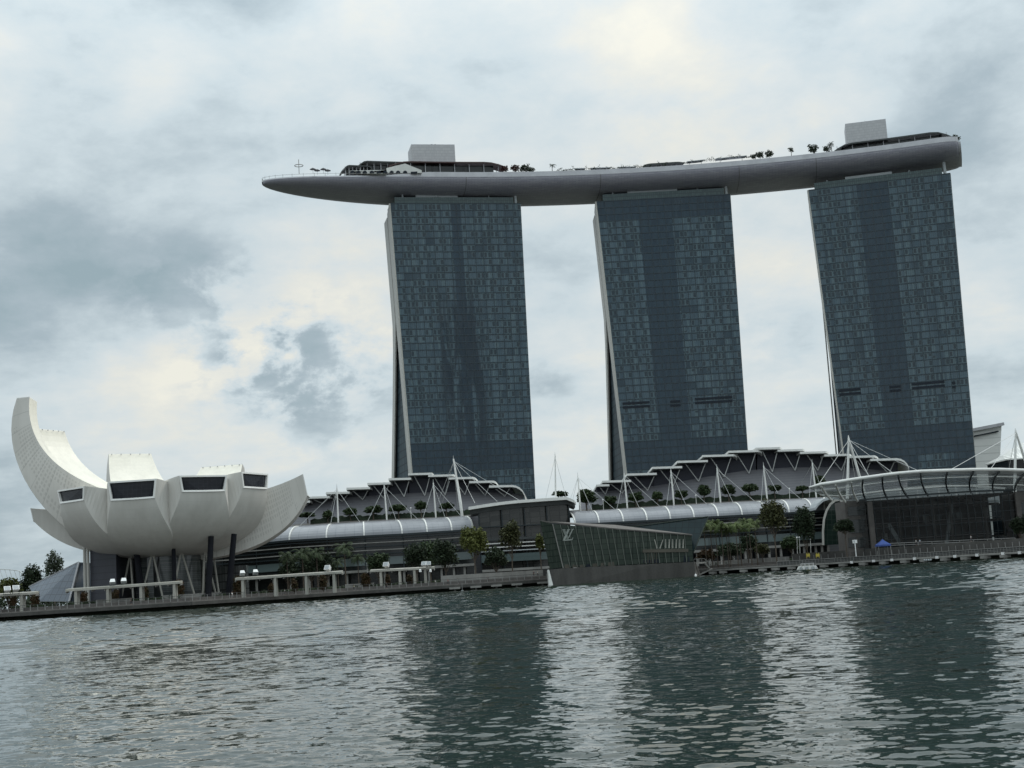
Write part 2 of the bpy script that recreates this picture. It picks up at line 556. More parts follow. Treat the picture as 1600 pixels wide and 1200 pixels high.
def canopymat():
    m = bpy.data.materials.new('louvred glass canopy')
    m.use_nodes = True
    k = NT(m.node_tree)
    b = k.n['Principled BSDF']
    b.inputs['Base Color'].default_value = (.50, .52, .53, 1)
    b.inputs['Roughness'].default_value = .3
    tr = k.node('ShaderNodeBsdfTransparent')
    tr.inputs[0].default_value = (.94, .96, .96, 1)
    uv = k.node('ShaderNodeUVMap').outputs[0]
    u, v, _ = k.sep(uv)
    f = k.m('LESS_THAN', k.m('FRACT', k.m('MULTIPLY', v, 9)), .22)
    fac = k.m('ADD', k.m('MULTIPLY', f, .24), .28)
    fac = k.m('ADD', fac, k.m('MULTIPLY', k.m('LESS_THAN', v, .24), .3), clamp=True)
    mx = k.node('ShaderNodeMixShader')
    k.put(mx.inputs[0], fac)
    k.l.new(tr.outputs[0], mx.inputs[1])
    k.l.new(b.outputs[0], mx.inputs[2])
    k.l.new(mx.outputs[0], k.n['Material Output'].inputs[0])
    return m


MT['canopy'] = canopymat()


# ------------------------------------------------------------------ mesh builder
class MB:
    def __init__(s):
        s.v, s.f, s.uv, s.mi = [], [], [], []

    def add(s, vs, fs, mi=0, uvs=None):
        o = len(s.v)
        s.v += [Vector(p) for p in vs]
        for i, f in enumerate(fs):
            s.f.append([o + a for a in f])
            s.uv.append(uvs[i] if uvs else None)
            s.mi.append(mi)

    def quad(s, a, b, c, d, mi=0, uv=None):
        s.add([a, b, c, d], [(0, 1, 2, 3)], mi, [uv or [(0, 0), (1, 0), (1, 1), (0, 1)]])

    def tri(s, a, b, c, mi=0):
        s.add([a, b, c], [(0, 1, 2)], mi, [[(0, 0), (1, 0), (.5, 1)]])

    def hexa(s, p, mi=0, front_uv=None):
        """8 corners: 0-3 front loop, 4-7 the same loop behind"""
        fs = [(0, 1, 2, 3), (5, 4, 7, 6), (4, 0, 3, 7), (1, 5, 6, 2), (3, 2, 6, 7), (4, 5, 1, 0)]
        u = [(0, 0), (1, 0), (1, 1), (0, 1)]
        s.add(p, fs, mi, [front_uv or u] + [front_uv or u] + [u] * 4)

    def box(s, c, size, rz=0.0, mi=0):
        cx, cy, cz = c
        a, b, h = size[0] / 2, size[1] / 2, size[2] / 2
        ca, sa = math.cos(rz), math.sin(rz)
        q = lambda x, y, z: (cx + x * ca - y * sa, cy + x * sa + y * ca, cz + z)
        s.hexa([q(-a, -b, -h), q(a, -b, -h), q(a, -b, h), q(-a, -b, h), q(-a, b, -h), q(a, b, -h), q(a, b, h), q(-a, b, h)], mi)

    def bar(s, a, b, w, h, mi=0, up=(0, 0, 1)):
        a, b = Vector(a), Vector(b)
        d = (b - a).normalized()
        up = Vector(up)
        if abs(d.dot(up)) > .98:
            up = Vector((0, 1, 0))
        sx = d.cross(up).normalized() * (w / 2)
        sz = sx.cross(d).normalized() * (h / 2)
        s.hexa([a - sx - sz, a + sx - sz, a + sx + sz, a - sx + sz, b - sx - sz, b + sx - sz, b + sx + sz, b - sx + sz], mi)

    def tube(s, pts, r, n=8, mi=0, cap=True):
        """swept tube; r a number or one per point"""
        pts = [Vector(p) for p in pts]
        if not isinstance(r, (list, tuple)):
            r = [r] * len(pts)
        rings = []
        for i, p in enumerate(pts):
            d = (pts[min(i + 1, len(pts) - 1)] - pts[max(i - 1, 0)]).normalized()
            up = Vector((0, 0, 1)) if abs(d.z) < .9 else Vector((1, 0, 0))
            a = d.cross(up).normalized()
            b = a.cross(d).normalized()
            rings.append([p + (a * math.cos(2 * math.pi * j / n) + b * math.sin(2 * math.pi * j / n)) * r[i] for j in range(n)])
        s.loft(rings, mi, True, cap)

    def loft(s, rings, mi=0, closed=True, cap=True, uv=False):
        n = len(rings[0])
        vs = [p for r in rings for p in r]
        fs, us = [], []
        m = n if closed else n - 1
        for i in range(len(rings) - 1):
            for j in range(m):
                k2 = (j + 1) % n
                fs.append((i * n + j, i * n + k2, (i + 1) * n + k2, (i + 1) * n + j))
                a, b = i / (len(rings) - 1), (i + 1) / (len(rings) - 1)
                us.append([(a, j / m), (a, (j + 1) / m), (b, (j + 1) / m), (b, j / m)])
        if cap and closed:
            fs.append(tuple(range(n - 1, -1, -1)))
            us.append([(0, 0)] * n)
            fs.append(tuple((len(rings) - 1) * n + j for j in range(n)))
            us.append([(1, 1)] * n)
        s.add(vs, fs, mi, us)

    def shell(s, rows, off, mi=0):
        """a sheet of point rows, given thickness by the vector off"""
        off = Vector(off)
        m, n = len(rows), len(rows[0])
        vs = [Vector(p) for r in rows for p in r]
        vs += [p + off for p in vs]
        N = m * n
        fs, us = [], []
        for i in range(m - 1):
            for j in range(n - 1):
                a, b, c, d = i * n + j, i * n + j + 1, (i + 1) * n + j + 1, (i + 1) * n + j
                u = [(i / (m - 1), j / (n - 1)), (i / (m - 1), (j + 1) / (n - 1)), ((i + 1) / (m - 1), (j + 1) / (n - 1)), ((i + 1) / (m - 1), j / (n - 1))]
                fs += [(a, b, c, d), (N + d, N + c, N + b, N + a)]
                us += [u, u[::-1]]
        edge = [j for j in range(n)] + [i * n + n - 1 for i in range(1, m)] + [(m - 1) * n + j for j in range(n - 2, -1, -1)] + [i * n for i in range(m - 2, 0, -1)]
        for a, b in zip(edge, edge[1:] + edge[:1]):
            fs.append((b, a, N + a, N + b))
            us.append([(0, 0), (1, 0), (1, .05), (0, .05)])
        s.add(vs, fs, mi, us)

    def prism(s, poly, off, mi=0):
        off = Vector(off)
        n = len(poly)
        vs = [Vector(p) for p in poly] + [Vector(p) + off for p in poly]
        fs = [tuple(range(n)), tuple(range(2 * n - 1, n - 1, -1))]
        xs = [Vector(p) for p in poly]
        o = xs[0]
        du = (xs[1] - o).normalized()
        nn = (xs[1] - o).cross(xs[-1] - o).normalized()
        dv = nn.cross(du)
        L = [((p - o).dot(du), (p - o).dot(dv)) for p in xs]
        w = max(a for a, b in L) - min(a for a, b in L) or 1
        h = max(b for a, b in L) - min(b for a, b in L) or 1
        u0, v0 = min(a for a, b in L), min(b for a, b in L)
        U = [((a - u0) / w, (b - v0) / h) for a, b in L]
        us = [U, U[::-1]]
        for i in range(n):
            j = (i + 1) % n
            fs.append((j, i, n + i, n + j))
            us.append([(0, 0), (.1, 0), (.1, .1), (0, .1)])
        s.add(vs, fs, mi, us)

    def build(s, name, mats, parent=None, org=None, smooth=False):
        if not isinstance(mats, (list, tuple)):
            mats = [mats]
        if org is None:
            org = Vector((0, 0, 0))
            p = parent
            while p is not None:
                org = org + p.location
                p = p.parent
        org = Vector(org)
        me = bpy.data.meshes.new(name)
        me.from_pydata([p - org for p in s.v], [], s.f)
        uvl = me.uv_layers.new(name='UVMap')
        for poly, uv, mi in zip(me.polygons, s.uv, s.mi):
            poly.material_index = mi
            poly.use_smooth = smooth
            if uv:
                for li, c in zip(poly.loop_indices, uv):
                    uvl.data[li].uv = c
        for m_ in mats:
            me.materials.append(m_)
        o = bpy.data.objects.new(name, me)
        COL.objects.link(o)
        if parent is not None:
            o.parent = parent
        else:
            o.location = org
        return o


def thing(name, label, cat, loc=(0, 0, 0), group=None):
    o = bpy.data.objects.new(name, None)
    o.location = loc
    o.empty_display_size = .1
    o['label'], o['category'] = label, cat
    if group:
        o['group'] = group
    COL.objects.link(o)
    return o


def tag(o, label, cat, group=None):
    o['label'], o['category'] = label, cat
    if group:
        o['group'] = group
    return o


def struct(o, kind='structure'):
    o['kind'] = kind
    return o


def bm_merge(o):
    import bmesh
    b = bmesh.new()
    b.from_mesh(o.data)
    bmesh.ops.remove_doubles(b, verts=b.verts, dist=.001)
    b.to_mesh(o.data)
    b.free()


def copy_thing(root, loc, label, scale=1.0, rz=0.0, group=None):
    r = root.copy()
    COL.objects.link(r)
    r.location = loc
    r.rotation_euler = (0, 0, rz)
    r.scale = (scale, scale, scale) if not isinstance(scale, tuple) else scale
    r['label'] = label
    if group:
        r['group'] = group
    for ch in root.children:
        c = ch.copy()
        COL.objects.link(c)
        c.parent = r
        for g in ch.children:
            d = g.copy()
            COL.objects.link(d)
            d.parent = c
    return r


# ------------------------------------------------------------------ water, ground, promenade slab
def watermat():
    m = bpy.data.materials.new('bay water')
    m.use_nodes = True
    k = NT(m.node_tree)
    b = k.n['Principled BSDF']
    b.inputs['Base Color'].default_value = (.012, .023, .015, 1)
    b.inputs['Roughness'].default_value = .04
    b.inputs['IOR'].default_value = 1.42
    geo = k.node('ShaderNodeNewGeometry')
    p = geo.outputs['Position']
    s1 = k.noise(k.vm('MULTIPLY', p, (.8, 1.0, 1)), 1.1, 2, .5, 'Color')
    s2 = k.noise(k.vm('MULTIPLY', p, (.9, 1.1, 1)), 4.5, 3, .6, 'Color')
    att = k.node('ShaderNodeAttribute', attribute_name='ripple')
    gust = k.m('ADD', k.m('MULTIPLY', att.outputs['Fac'], .5), .07)
    acc = k.vm('ADD', k.vm('SCALE', k.vm('SUBTRACT', s1, (.5, .5, .5)), .75),
               k.vm('SCALE', k.vm('SUBTRACT', s2, (.5, .5, .5)), .75))
    ax, ay, az = k.sep(k.vm('SCALE', acc, gust))
    k.put(b.inputs['Normal'], k.vm('NORMALIZE', k.vm('ADD', geo.outputs['Normal'], k.comb(k.m('MULTIPLY', ax, .6), ay, 0.0))))
    return m


def build_water():
    """the bay: a sheet raised into wind ripples in front of the viewer, plain beyond"""
    import numpy as np
    rg = np.random.RandomState(4)
    ys, yv = [], 13.0
    while yv < 500:
        ys.append(yv)
        yv += min(max(.0026 * yv, .055), .8)
    ys = np.array(ys)
    nc = 640
    tn = np.linspace(-.5, .5, nc)
    Yg = np.repeat(ys[:, None], nc, 1)
    Xg = Yg * tn[None, :]
    sp = np.maximum(np.gradient(ys)[:, None], Yg * (1.0 / nc))
    zg = np.zeros_like(Xg)
    lost = np.zeros_like(sp)
    NW = 110
    lam = np.exp(rg.uniform(math.log(.15), math.log(1.3), NW))
    ang = rg.normal(math.radians(252), math.radians(38), NW)
    ph = rg.uniform(0, 6.283, NW)
    gx = np.zeros_like(Xg)
    for k_ in range(14):
        a_ = rg.uniform(0, 6.283)
        l_ = rg.uniform(18, 90)
        gx += np.sin((Xg * math.cos(a_) * .6 + Yg * math.sin(a_)) * 6.283 / l_ + rg.uniform(0, 6.283))
    gust = np.clip(1 + gx * .085, .55, 1.5)
    sm = lambda a, b, x: np.clip((x - a) / (b - a), 0, 1) ** 2 * (3 - 2 * np.clip((x - a) / (b - a), 0, 1))
    # the breeze: livelier at the far quay, a smoother lane in mid bay
    gust = gust * (1.1 - .35 * sm(45, 75, Yg))
    far = sm(60, 135, Yg)
    for l_, a_, p_ in zip(lam, ang, ph):
        slope = WAVE / math.sqrt(NW / 2)
        fade = np.clip((l_ / sp - 2.2) / 2.5, 0, 1)
        lost = lost + (1 - fade ** 2) / NW
        zg += fade * slope * l_ / 6.283 * np.sin((Xg * math.cos(a_) + Yg * math.sin(a_)) * 6.283 / l_ + p_)
    zg *= gust
    for k_ in range(46):
        l_ = math.exp(rg.uniform(math.log(1.9), math.log(4.2)))
        a_ = rg.normal(math.radians(262), math.radians(34))
        zg += far * FAR_WAVE / math.sqrt(23) * l_ / 6.283 * np.sin((Xg * math.cos(a_) + Yg * math.sin(a_)) * 6.283 / l_ + rg.uniform(0, 6.283))
    lost = lost * (1 - .75 * far) ** 2
    V = np.stack([Xg, Yg, zg], -1).reshape(-1, 3)
    nr = len(ys)
    idx = np.arange(nr * nc).reshape(nr, nc)
    Q = np.stack([idx[:-1, :-1], idx[:-1, 1:], idx[1:, 1:], idx[1:, :-1]], -1).reshape(-1, 4)
    n0 = len(V)
    V = np.concatenate([V, np.array([(-4000, -400, -.8), (4000, -400, -.8), (4000, 5000, -.8), (-4000, 5000, -.8)])])
    Q = np.concatenate([Q, np.array([[n0, n0 + 1, n0 + 2, n0 + 3]])])
    me = bpy.data.meshes.new('water')
    me.vertices.add(len(V))
    me.vertices.foreach_set('co', V.astype(np.float32).ravel())
    me.loops.add(Q.size)
    me.loops.foreach_set('vertex_index', Q.astype(np.int32).ravel())
    me.polygons.add(len(Q))
    me.polygons.foreach_set('loop_start', (np.arange(len(Q)) * 4).astype(np.int32))
    me.polygons.foreach_set('use_smooth', np.ones(len(Q), dtype=bool))
    me.update(calc_edges=True)
    me.validate()
    at_ = me.attributes.new('ripple', 'FLOAT', 'POINT')
    lv = np.concatenate([(np.sqrt(np.broadcast_to(lost, Xg.shape)) * gust).ravel(), np.ones(4)]).astype(np.float32)
    at_.data.foreach_set('value', lv)
    me.materials.append(watermat())
    o = bpy.data.objects.new('water', me)
    COL.objects.link(o)
    return o


WAVE, FAR_WAVE = .075, .13
struct(build_water())

SHORE_PX = [(-260, 985), (0, 971), (150, 962), (300, 952.6), (420, 944), (550, 934.6), (700, 925.4), (860, 915.6), (1112, 898.5), (1300, 887.5), (1450, 880), (1600, 872.6), (1900, 858)]
SHORE_Y = [350, 368, 372, 382, 402, 424, 432, 440, 462, 446, 410, 375, 340]


def shore_pt(px, z=0.0, back=0.0):
    for i in range(len(SHORE_PX) - 1):
        a, b = SHORE_PX[i][0], SHORE_PX[i + 1][0]
        if a <= px <= b or i == len(SHORE_PX) - 2:
            f = (px - a) / (b - a)
            f = f * f * (3 - 2 * f) * .0 + f
            py = SHORE_PX[i][1] * (1 - f) + SHORE_PX[i + 1][1] * f
            Y = SHORE_Y[i] * (1 - f) + SHORE_Y[i + 1] * f
            p = at(px, py, Y)
            s = (Y + back) / Y
            return Vector((p.x * s, Y + back, z))


DECK = 2.3
pxs = [-260 + 20 * i for i in range(109)]
edge = [shore_pt(p_) for p_ in pxs]
mb = MB()
rows = [[Vector((e.x, e.y + 6, DECK - .35)), Vector((e.x * 1.1, e.y + 60, DECK - .35)), Vector((e.x * 1.6, e.y + 300, DECK - .35)), Vector((e.x * 14, 4800, DECK - .35))] for e in edge]
rows = [[r[i] for r in rows] for i in range(4)]
mb.shell(rows, (0, 0, -3.5))
struct(mb.build('ground', MT['soil']))
mb = MB()
rows = [[Vector((e.x, e.y, DECK)) for e in edge], [Vector((e.x * 1.02, e.y + 9, DECK)) for e in edge]]
mb.shell(rows[::-1], (0, 0, -.45))
struct(mb.build('boardwalk', MT['deck']))
mb = MB()
for a, b in zip(edge[:-1], edge[1:]):
    mb.bar(a + Vector((0, -.3, DECK - .75)), b + Vector((0, -.3, DECK - .75)), .5, .9)
quay = mb.build('quay_beam', MT['darkconc'])
struct(quay)
mb = MB()
rows = [[Vector((e.x * 1.03, e.y + 9.2, DECK + .85)) for e in edge], [Vector((e.x * 1.1, e.y + 70, DECK + .85)) for e in edge]]
mb.shell(rows[::-1], (0, 0, -1.2))
struct(mb.build('promenade', MT['stone']))


# ================================================================== HOTEL TOWERS
STOREY = 3.5


def tower(label, centre, ang, corners, fmat, spread, louvres, par, plantx, posts):
    c0 = Vector((*centre, 0))
    a = rad(ang)
    d = Vector((math.cos(a), math.sin(a), 0))
    n = Vector((math.sin(a), -math.cos(a), 0))          # faces the bay
    TL, TR, BL, BR = [on_plane(px, py, c0, n) for px, py in corners]
    ztop = (TL.z + TR.z) / 2
    u_of = lambda p: (p - c0).dot(d)
    kl = (u_of(TL) - u_of(BL)) / (TL.z - BL.z)
    kr = (u_of(TR) - u_of(BR)) / (TR.z - BR.z)
    lft = lambda z: u_of(BL) + kl * (z - BL.z)
    rgt = lambda z: u_of(BR) + kr * (z - BR.z)

    def P(u, z, dep):
        """u 0..1 along the bay facade, dep metres behind it"""
        return c0 + d * (lft(z) * (1 - u) + rgt(z) * u) - n * dep + Vector((0, 0, z))

    root = thing('hotel_tower', label, 'tower', (c0.x, c0.y, DECK))
    nf = int((ztop - 4) / STOREY)
    z0 = ztop - nf * STOREY
    # west leg body, just behind the glass
    mb = MB()
    zs = [DECK] + [z0 + STOREY * i for i in range(0, nf + 1, 6)] + [ztop]
    mb.loft([[P(0, z, .5), P(1, z, .5), P(1, z, 11), P(0, z, 11)] for z in zs])
    mb.build('leg', MT['core'], root)
    # glass storey by storey
    for i in range(nf):
        za, zb = z0 + STOREY * i, z0 + STOREY * (i + 1)
        mb = MB()
        uv = [(0, i + .001), (16, i + .001), (16, i + .999), (0, i + .999)]
        mb.hexa([P(0, za, 0), P(1, za, 0), P(1, zb, 0), P(0, zb, 0), P(0, za, .3), P(1, za, .3), P(1, zb, .3), P(0, zb, .3)], 0, uv)
        mb.build('window_band', fmat, root)
    # storey ledges and bay fins
    mb = MB()
    for i in range(nf + 1):
        z = z0 + STOREY * i
        h = .20
        mb.hexa([P(0, z - h, -.22), P(1, z - h, -.22), P(1, z + h, -.22), P(0, z + h, -.22), P(0, z - h, .1), P(1, z - h, .1), P(1, z + h, .1), P(0, z + h, .1)])
    for j in range(1, 16):
        u, w = j / 16, .0022
        mb.hexa([P(u - w, z0, -.18), P(u + w, z0, -.18), P(u + w, ztop, -.18), P(u - w, ztop, -.18), P(u - w, z0, .08), P(u + w, z0, .08), P(u + w, ztop, .08), P(u - w, ztop, .08)])
    mb.build('facade_frame', MT['ledge'], root)
    # pale end walls of the bay-side leg
    for u, s in ((0, -1), (1, 1)):
        mb = MB()
        th = d * (s * (.7 if s < 0 else .2))
        za, zb = DECK, ztop
        tuck = 3.0
        fd = -.3 if s < 0 else .35
        lst = [P(u, za, fd), P(u, zb, fd), P(u, zb - tuck, 9), P(u, za, 9)]
        mb.prism(lst, th)
        mb.build('end_wall', MT['clad'], root)
    # rear leg: straight above, sweeping out below
    zs_ = 132.0

    def dep(z):
        return 11.2 + (spread * ((zs_ - z) / zs_) ** 1.12 if z < zs_ else 0.0)

    hwE = [lft(ztop), rgt(ztop)]

    def Q(u, z, dd):
        f = 0.9 if z < zs_ else 0.0
        lz = lft(max(z, zs_))
        rz = rgt(z)
        return c0 + d * (lz * (1 - u) + rz * u) - n * dd + Vector((0, 0, z))
    zz = [DECK] + [10 + 12.2 * i for i in range(11)] + [150, ztop - 4]
    mb = MB()
    rings = [[Q(.012, z, dep(z)), Q(.988, z, dep(z)), Q(.988, z, dep(z) + 11), Q(.012, z, dep(z) + 11)] for z in zz]
    mb.loft(rings)
    mb.build('leg', MT['core'], root)
    for u, s in ((0, -1), (1, 1)):
        mb = MB()
        th = d * (s * .6)
        L1 = [Q(u, z, dep(z) + .1) for z in zz]
        L2 = [Q(u, z, dep(z) + (11.3 if z > zs_ - 5 else 9.5)) for z in zz]
        mb.shell([L1, L2] if s > 0 else [L2, L1], th)
        mb.build('end_wall', MT['clad'], root)
    # glazed atrium between the two legs
    lo = [z for z in zz if z < zs_]
    for u in (.006, .994):
        mb = MB()
        for i in range(int((zs_ - DECK) / STOREY)):
            z1, z2 = DECK + i * STOREY, DECK + (i + 1) * STOREY
            if z2 < zs_ - 1:
                mb.quad(P(u, z1, 8.9), Q(u + (.01 if u < .5 else -.01), z1, dep(z1) + .3), Q(u + (.01 if u < .5 else -.01), z2, dep(z2) + .3), P(u, z2, 8.9), 0, [(0, i / 40), (1, i / 40), (1, (i + 1) / 40), (0, (i + 1) / 40)])
        ob_ = mb.build('atrium_glass', MT['atrium'], root)
        bm_merge(ob_)
    # recessed louvre slots
    for (xa, ya, xb, yb) in louvres:
        A, B = on_plane(xa, ya, c0, n), on_plane(xb, yb, c0, n)
        zl = (A.z + B.z) / 2
        ua, ub = (u_of(A) - lft(zl)) / (rgt(zl) - lft(zl)), (u_of(B) - lft(zl)) / (rgt(zl) - lft(zl))
        mb = MB()
        for dz in (-.95, .95):
            mb.hexa([P(ua, zl + dz - .55, -.32), P(ub, zl + dz - .55, -.32), P(ub, zl + dz + .55, -.32), P(ua, zl + dz + .55, -.32),
                     P(ua, zl + dz - .55, .05), P(ub, zl + dz - .55, .05), P(ub, zl + dz + .55, .05), P(ua, zl + dz + .55, .05)])
        mb.build('louvre_slot', MT['louvre'], root)
    # parapet of teal glass, light plant screen and posts up to the deck
    ua, ub, h = par
    mb = MB()
    zt = ztop + .02
    mb.hexa([P(ua, zt, .4), P(ub, zt, .4), P(ub, zt + h, .4), P(ua, zt + h, .4), P(ua, zt, 20), P(ub, zt, 20), P(ub, zt + h, 20), P(ua, zt + h, 20)])
    mb.build('parapet', MT['teal'], root)
    ua2, ub2 = plantx
    mb = MB()
    za, zb = zt + h, zt + h + 1.5
    mb.hexa([P(ua2, za, 1.5), P(ub2, za, 1.5), P(ub2, zb, 1.5), P(ua2, zb, 1.5), P(ua2, za, 9), P(ub2, za, 9), P(ub2, zb, 9), P(ua2, zb, 9)])
    mb.build('plant_screen', MT['plant'], root)
    for u, w, b, hh in posts:
        mb = MB()
        mb.tube([P(u, zt + (h if b else 0), 1.2), P(u, zt + h + hh, 2.2)], w, 10)
        mb.build('post', MT['plant'], root)
    return root, P, ztop


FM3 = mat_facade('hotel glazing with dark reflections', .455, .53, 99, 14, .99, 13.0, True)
FM2 = mat_facade('hotel glazing with wide dark core', .30, .55, 48.5, 13, .83, 41.0)
FM1 = mat_facade('hotel glazing with middle dark core', .34, .565, 51.5, 13, .84, 77.0)
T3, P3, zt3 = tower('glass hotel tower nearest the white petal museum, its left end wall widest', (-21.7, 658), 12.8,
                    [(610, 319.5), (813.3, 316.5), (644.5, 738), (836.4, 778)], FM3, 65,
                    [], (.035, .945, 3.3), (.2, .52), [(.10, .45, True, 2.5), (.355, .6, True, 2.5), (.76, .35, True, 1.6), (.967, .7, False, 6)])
T2, P2, zt2 = tower('middle glass hotel tower of the three, two dark louvre slots low on it', (82.6, 670), 1.5,
                    [(932, 315.6), (1141, 303), (979.5, 738), (1168, 700)], FM2, 66,
                    [(973, 634, 1015, 631), (1047.5, 631, 1063, 629.5), (1086, 627, 1144, 623)], (.05, .955, 3.6), (.24, .61),
                    [(.13, .4, True, 1.0), (.76, .4, True, 1.0), (.975, .7, False, 6)])
T1, P1, zt1 = tower('glass hotel tower beside the slatted grey building, under the blunt deck end', (188, 658), -12.7,
                    [(1263, 296), (1485, 272), (1318.5, 706), (1525, 731)], FM1, 65,
                    [(1311, 613.5, 1345, 611), (1390, 608, 1407.5, 606.5), (1424.5, 603.5, 1476, 599.5), (1488, 601.5, 1493, 601)], (.045, .945, 3.4), (.27, .60),
                    [(.14, .4, True, 1.0), (.72, .4, True, 1.0), (.965, .75, False, 6)])

# ================================================================== SKY DECK
AC = Vector((82.9, 200, 0))
RA = 481.0                                             # radius of the deck's centre line
ZD = 200.0                                             # upper hull edge
TH_L, TH_R = -24.25, 17.7


def arc(th, off, z):
    t_ = rad(th)
    r_ = RA + off
    return Vector((AC.x + math.sin(t_) * r_, AC.y + math.cos(t_) * r_, z))


def hull_w(th):
    s = math.radians(th - TH_L) * RA
    e = math.radians(TH_R - th) * RA
    k_ = 1.0
    if s < 95:
        k_ = max(.0, 1 - ((95 - s) / 95) ** 2) ** .5
    if e < 7:
        k_ *= .80 + .20 * (e / 7) ** .5
    return 19.5 * k_


def hull_d(th):
    s = math.radians(th - TH_L) * RA
    e = math.radians(TH_R - th) * RA
    k_ = 1.0
    if s < 120:
        k_ = .16 + .84 * max(0, 1 - ((120 - s) / 120) ** 2.2) ** .62
    if e < 7:
        k_ *= .90 + .10 * (e / 7) ** .5
    return 7.3 * k_


deck = thing('sky_deck', 'long boat-shaped roof deck laid across the tops of three towers', 'roof deck', arc(-4, 0, ZD))
ths = [TH_L + .02, TH_L + .1, TH_L + .3, TH_L + .6, TH_L + 1.0] + [TH_L + 1.5 + i * .62 for i in range(65)]
ths = [q for q in ths if q < TH_R - 1.0] + [TH_R - .8, TH_R - .5, TH_R - .25, TH_R - .1, TH_R]
NSEC = 22


def section(th, inset=0.0):
    w, dd = hull_w(th), hull_d(th)
    pts = []
    for j in range(NSEC + 1):
        ang_ = math.pi * j / NSEC
        cx, sx = math.cos(ang_), math.sin(ang_)
        x_ = -w * (abs(cx) ** .62) * (1 if cx > 0 else -1)
        z_ = -dd * (abs(sx) ** .92)
        pts.append(arc(th, x_, ZD + z_))
    return pts


mb = MB()
rings = [section(q) for q in ths]
n_ = NSEC + 1
for i in range(len(rings) - 1):
    sa, sb = math.radians(ths[i] - TH_L) * RA, math.radians(ths[i + 1] - TH_L) * RA
    for j in range(NSEC):
        mb.quad(rings[i][j], rings[i][j + 1], rings[i + 1][j + 1], rings[i + 1][j], 0,
                [(sa, j * 1.9), (sa, (j + 1) * 1.9), (sb, (j + 1) * 1.9), (sb, j * 1.9)])
    mb.quad(rings[i][0], rings[i + 1][0], rings[i + 1][-1], rings[i][-1])
mb.build('hull', MT['hullp'], deck, smooth=False)
mb = MB()                                            # blunt stern plate
mb.add([p for p in rings[-1]] + [p + Vector((1.1, -.3, 0)) for p in rings[-1]], [tuple(range(n_)), tuple(range(2 * n_ - 1, n_ - 1, -1))] + [(j + 1, j, n_ + j, n_ + j + 1) for j in range(n_ - 1)])
mb.build('stern_plate', MT['fascia'], deck)
# parapet fascia along the near and far edge
for sgn, nm in ((-1, 'parapet'), (1, 'parapet')):
    mb = MB()
    A, B = [], []
    for q in ths:
        s = math.radians(q - TH_L) * RA
        hgt = .5 + 1.9 * min(1, max(0, (s - 55) / 25))
        w = hull_w(q)
        A.append(arc(q, sgn * (w + .12), ZD - .15))
        B.append(arc(q, sgn * (w - .15), ZD + hgt))
    inn = [arc(q, sgn * max(hull_w(q) - 1.0, .01), ZD) for q in ths]
    rows = [A, B] if sgn < 0 else [B, A]
    mb.shell(rows, (0, .5 * -sgn * 1.0, 0))
    mb.build(nm, MT['fascia'], deck)
# expansion joints
mb = MB()
for q in (-4.0, -12.4, 4.6, 9.3):
    sec = section(q)
    for a_, b_ in zip(sec[:12], sec[1:13]):
        mb.bar(a_ + Vector((0, -.05, -.02)), b_ + Vector((0, -.05, -.02)), .22, .12)
mb.build('joint', MT['stone'], deck)
# railing round the bow
bow = [q for q in ths if q < TH_L + 10.5]
for sgn in (-1, 1):
    mb = MB()
    tops = [arc(q, sgn * (hull_w(q) - .3), ZD + 1.7) for q in bow]
    mb.tube(tops, .07, 5)
    mb.build('bow_rail', MT['rail'], deck)
    for q in bow:
        mb = MB()
        mb.bar(arc(q, sgn * (hull_w(q) - .3), ZD + .1), arc(q, sgn * (hull_w(q) - .3), ZD + 2.1), .13, .13)
        mb.build('rail_post', MT['rail'], deck)


def deck_box(name, px0, px1, ytop, ybot, Y, depth, m, label, cat, parts=None):
    A, B = at(px0, ybot, Y), at(px1, ybot, Y)
    C, D = at(px1, ytop, Y), at(px0, ytop, Y)
    d_ = (B - A)
    zb, ztp = ZD + .2, (C.z + D.z) / 2
    return A, B, zb, ztp


def lift_house(label, pa, pb, ytop_a, Y, ang, depth, vents):
    A, B = at(pa, ytop_a, Y), at(pb, ytop_a, Y)
    L = (B.x - A.x) / math.cos(rad(ang))
    a = rad(ang)
    d = Vector((math.cos(a), math.sin(a), 0))
    nb = Vector((-math.sin(a), math.cos(a), 0))
    A = Vector((A.x, A.y, ZD + .3))
    zt_ = at(pa, ytop_a, Y).z
    r = thing('lift_house', label, 'roof building', A + d * L / 2)
    mb = MB()
    q = lambda u, v, z: A + d * (L * u) + nb * (depth * v) + Vector((0, 0, z - A.z))
    mb.hexa([q(0, 0, A.z), q(1, 0, A.z), q(1, 0, zt_), q(0, 0, zt_), q(0, 1, A.z), q(1, 1, A.z), q(1, 1, zt_), q(0, 1, zt_)])
    mb.build('wall', MT['boxw'], r)
    mb = MB()
    for u0, u1, v0, v1 in ((0, 1, 0, .02), (0, 1, .98, 1), (0, .012, .02, .98), (.988, 1, .02, .98)):
        mb.hexa([q(u0, v0, zt_ + .003), q(u1, v0, zt_ + .003), q(u1, v0, zt_ + .35), q(u0, v0, zt_ + .35), q(u0, v1, zt_ + .003), q(u1, v1, zt_ + .003), q(u1, v1, zt_ + .35), q(u0, v1, zt_ + .35)])
    mb.build('coping', MT['fascia'], r)
    for u, w, h in vents:
        mb = MB()
        c = q(u, .2, zt_)
        if w > .4:
            mb.tube([c, c + Vector((0, 0, h * .6)), c + Vector((0, 0, h * .65)), c + Vector((0, 0, h))], [w * .7, w * .7, w, w * .8], 10)
            mb.build('vent', MT['louvre'], r)
        else:
            mb.tube([c, c + Vector((0, 0, h))], w, 6)
            mb.build('aerial', MT['rail'], r)


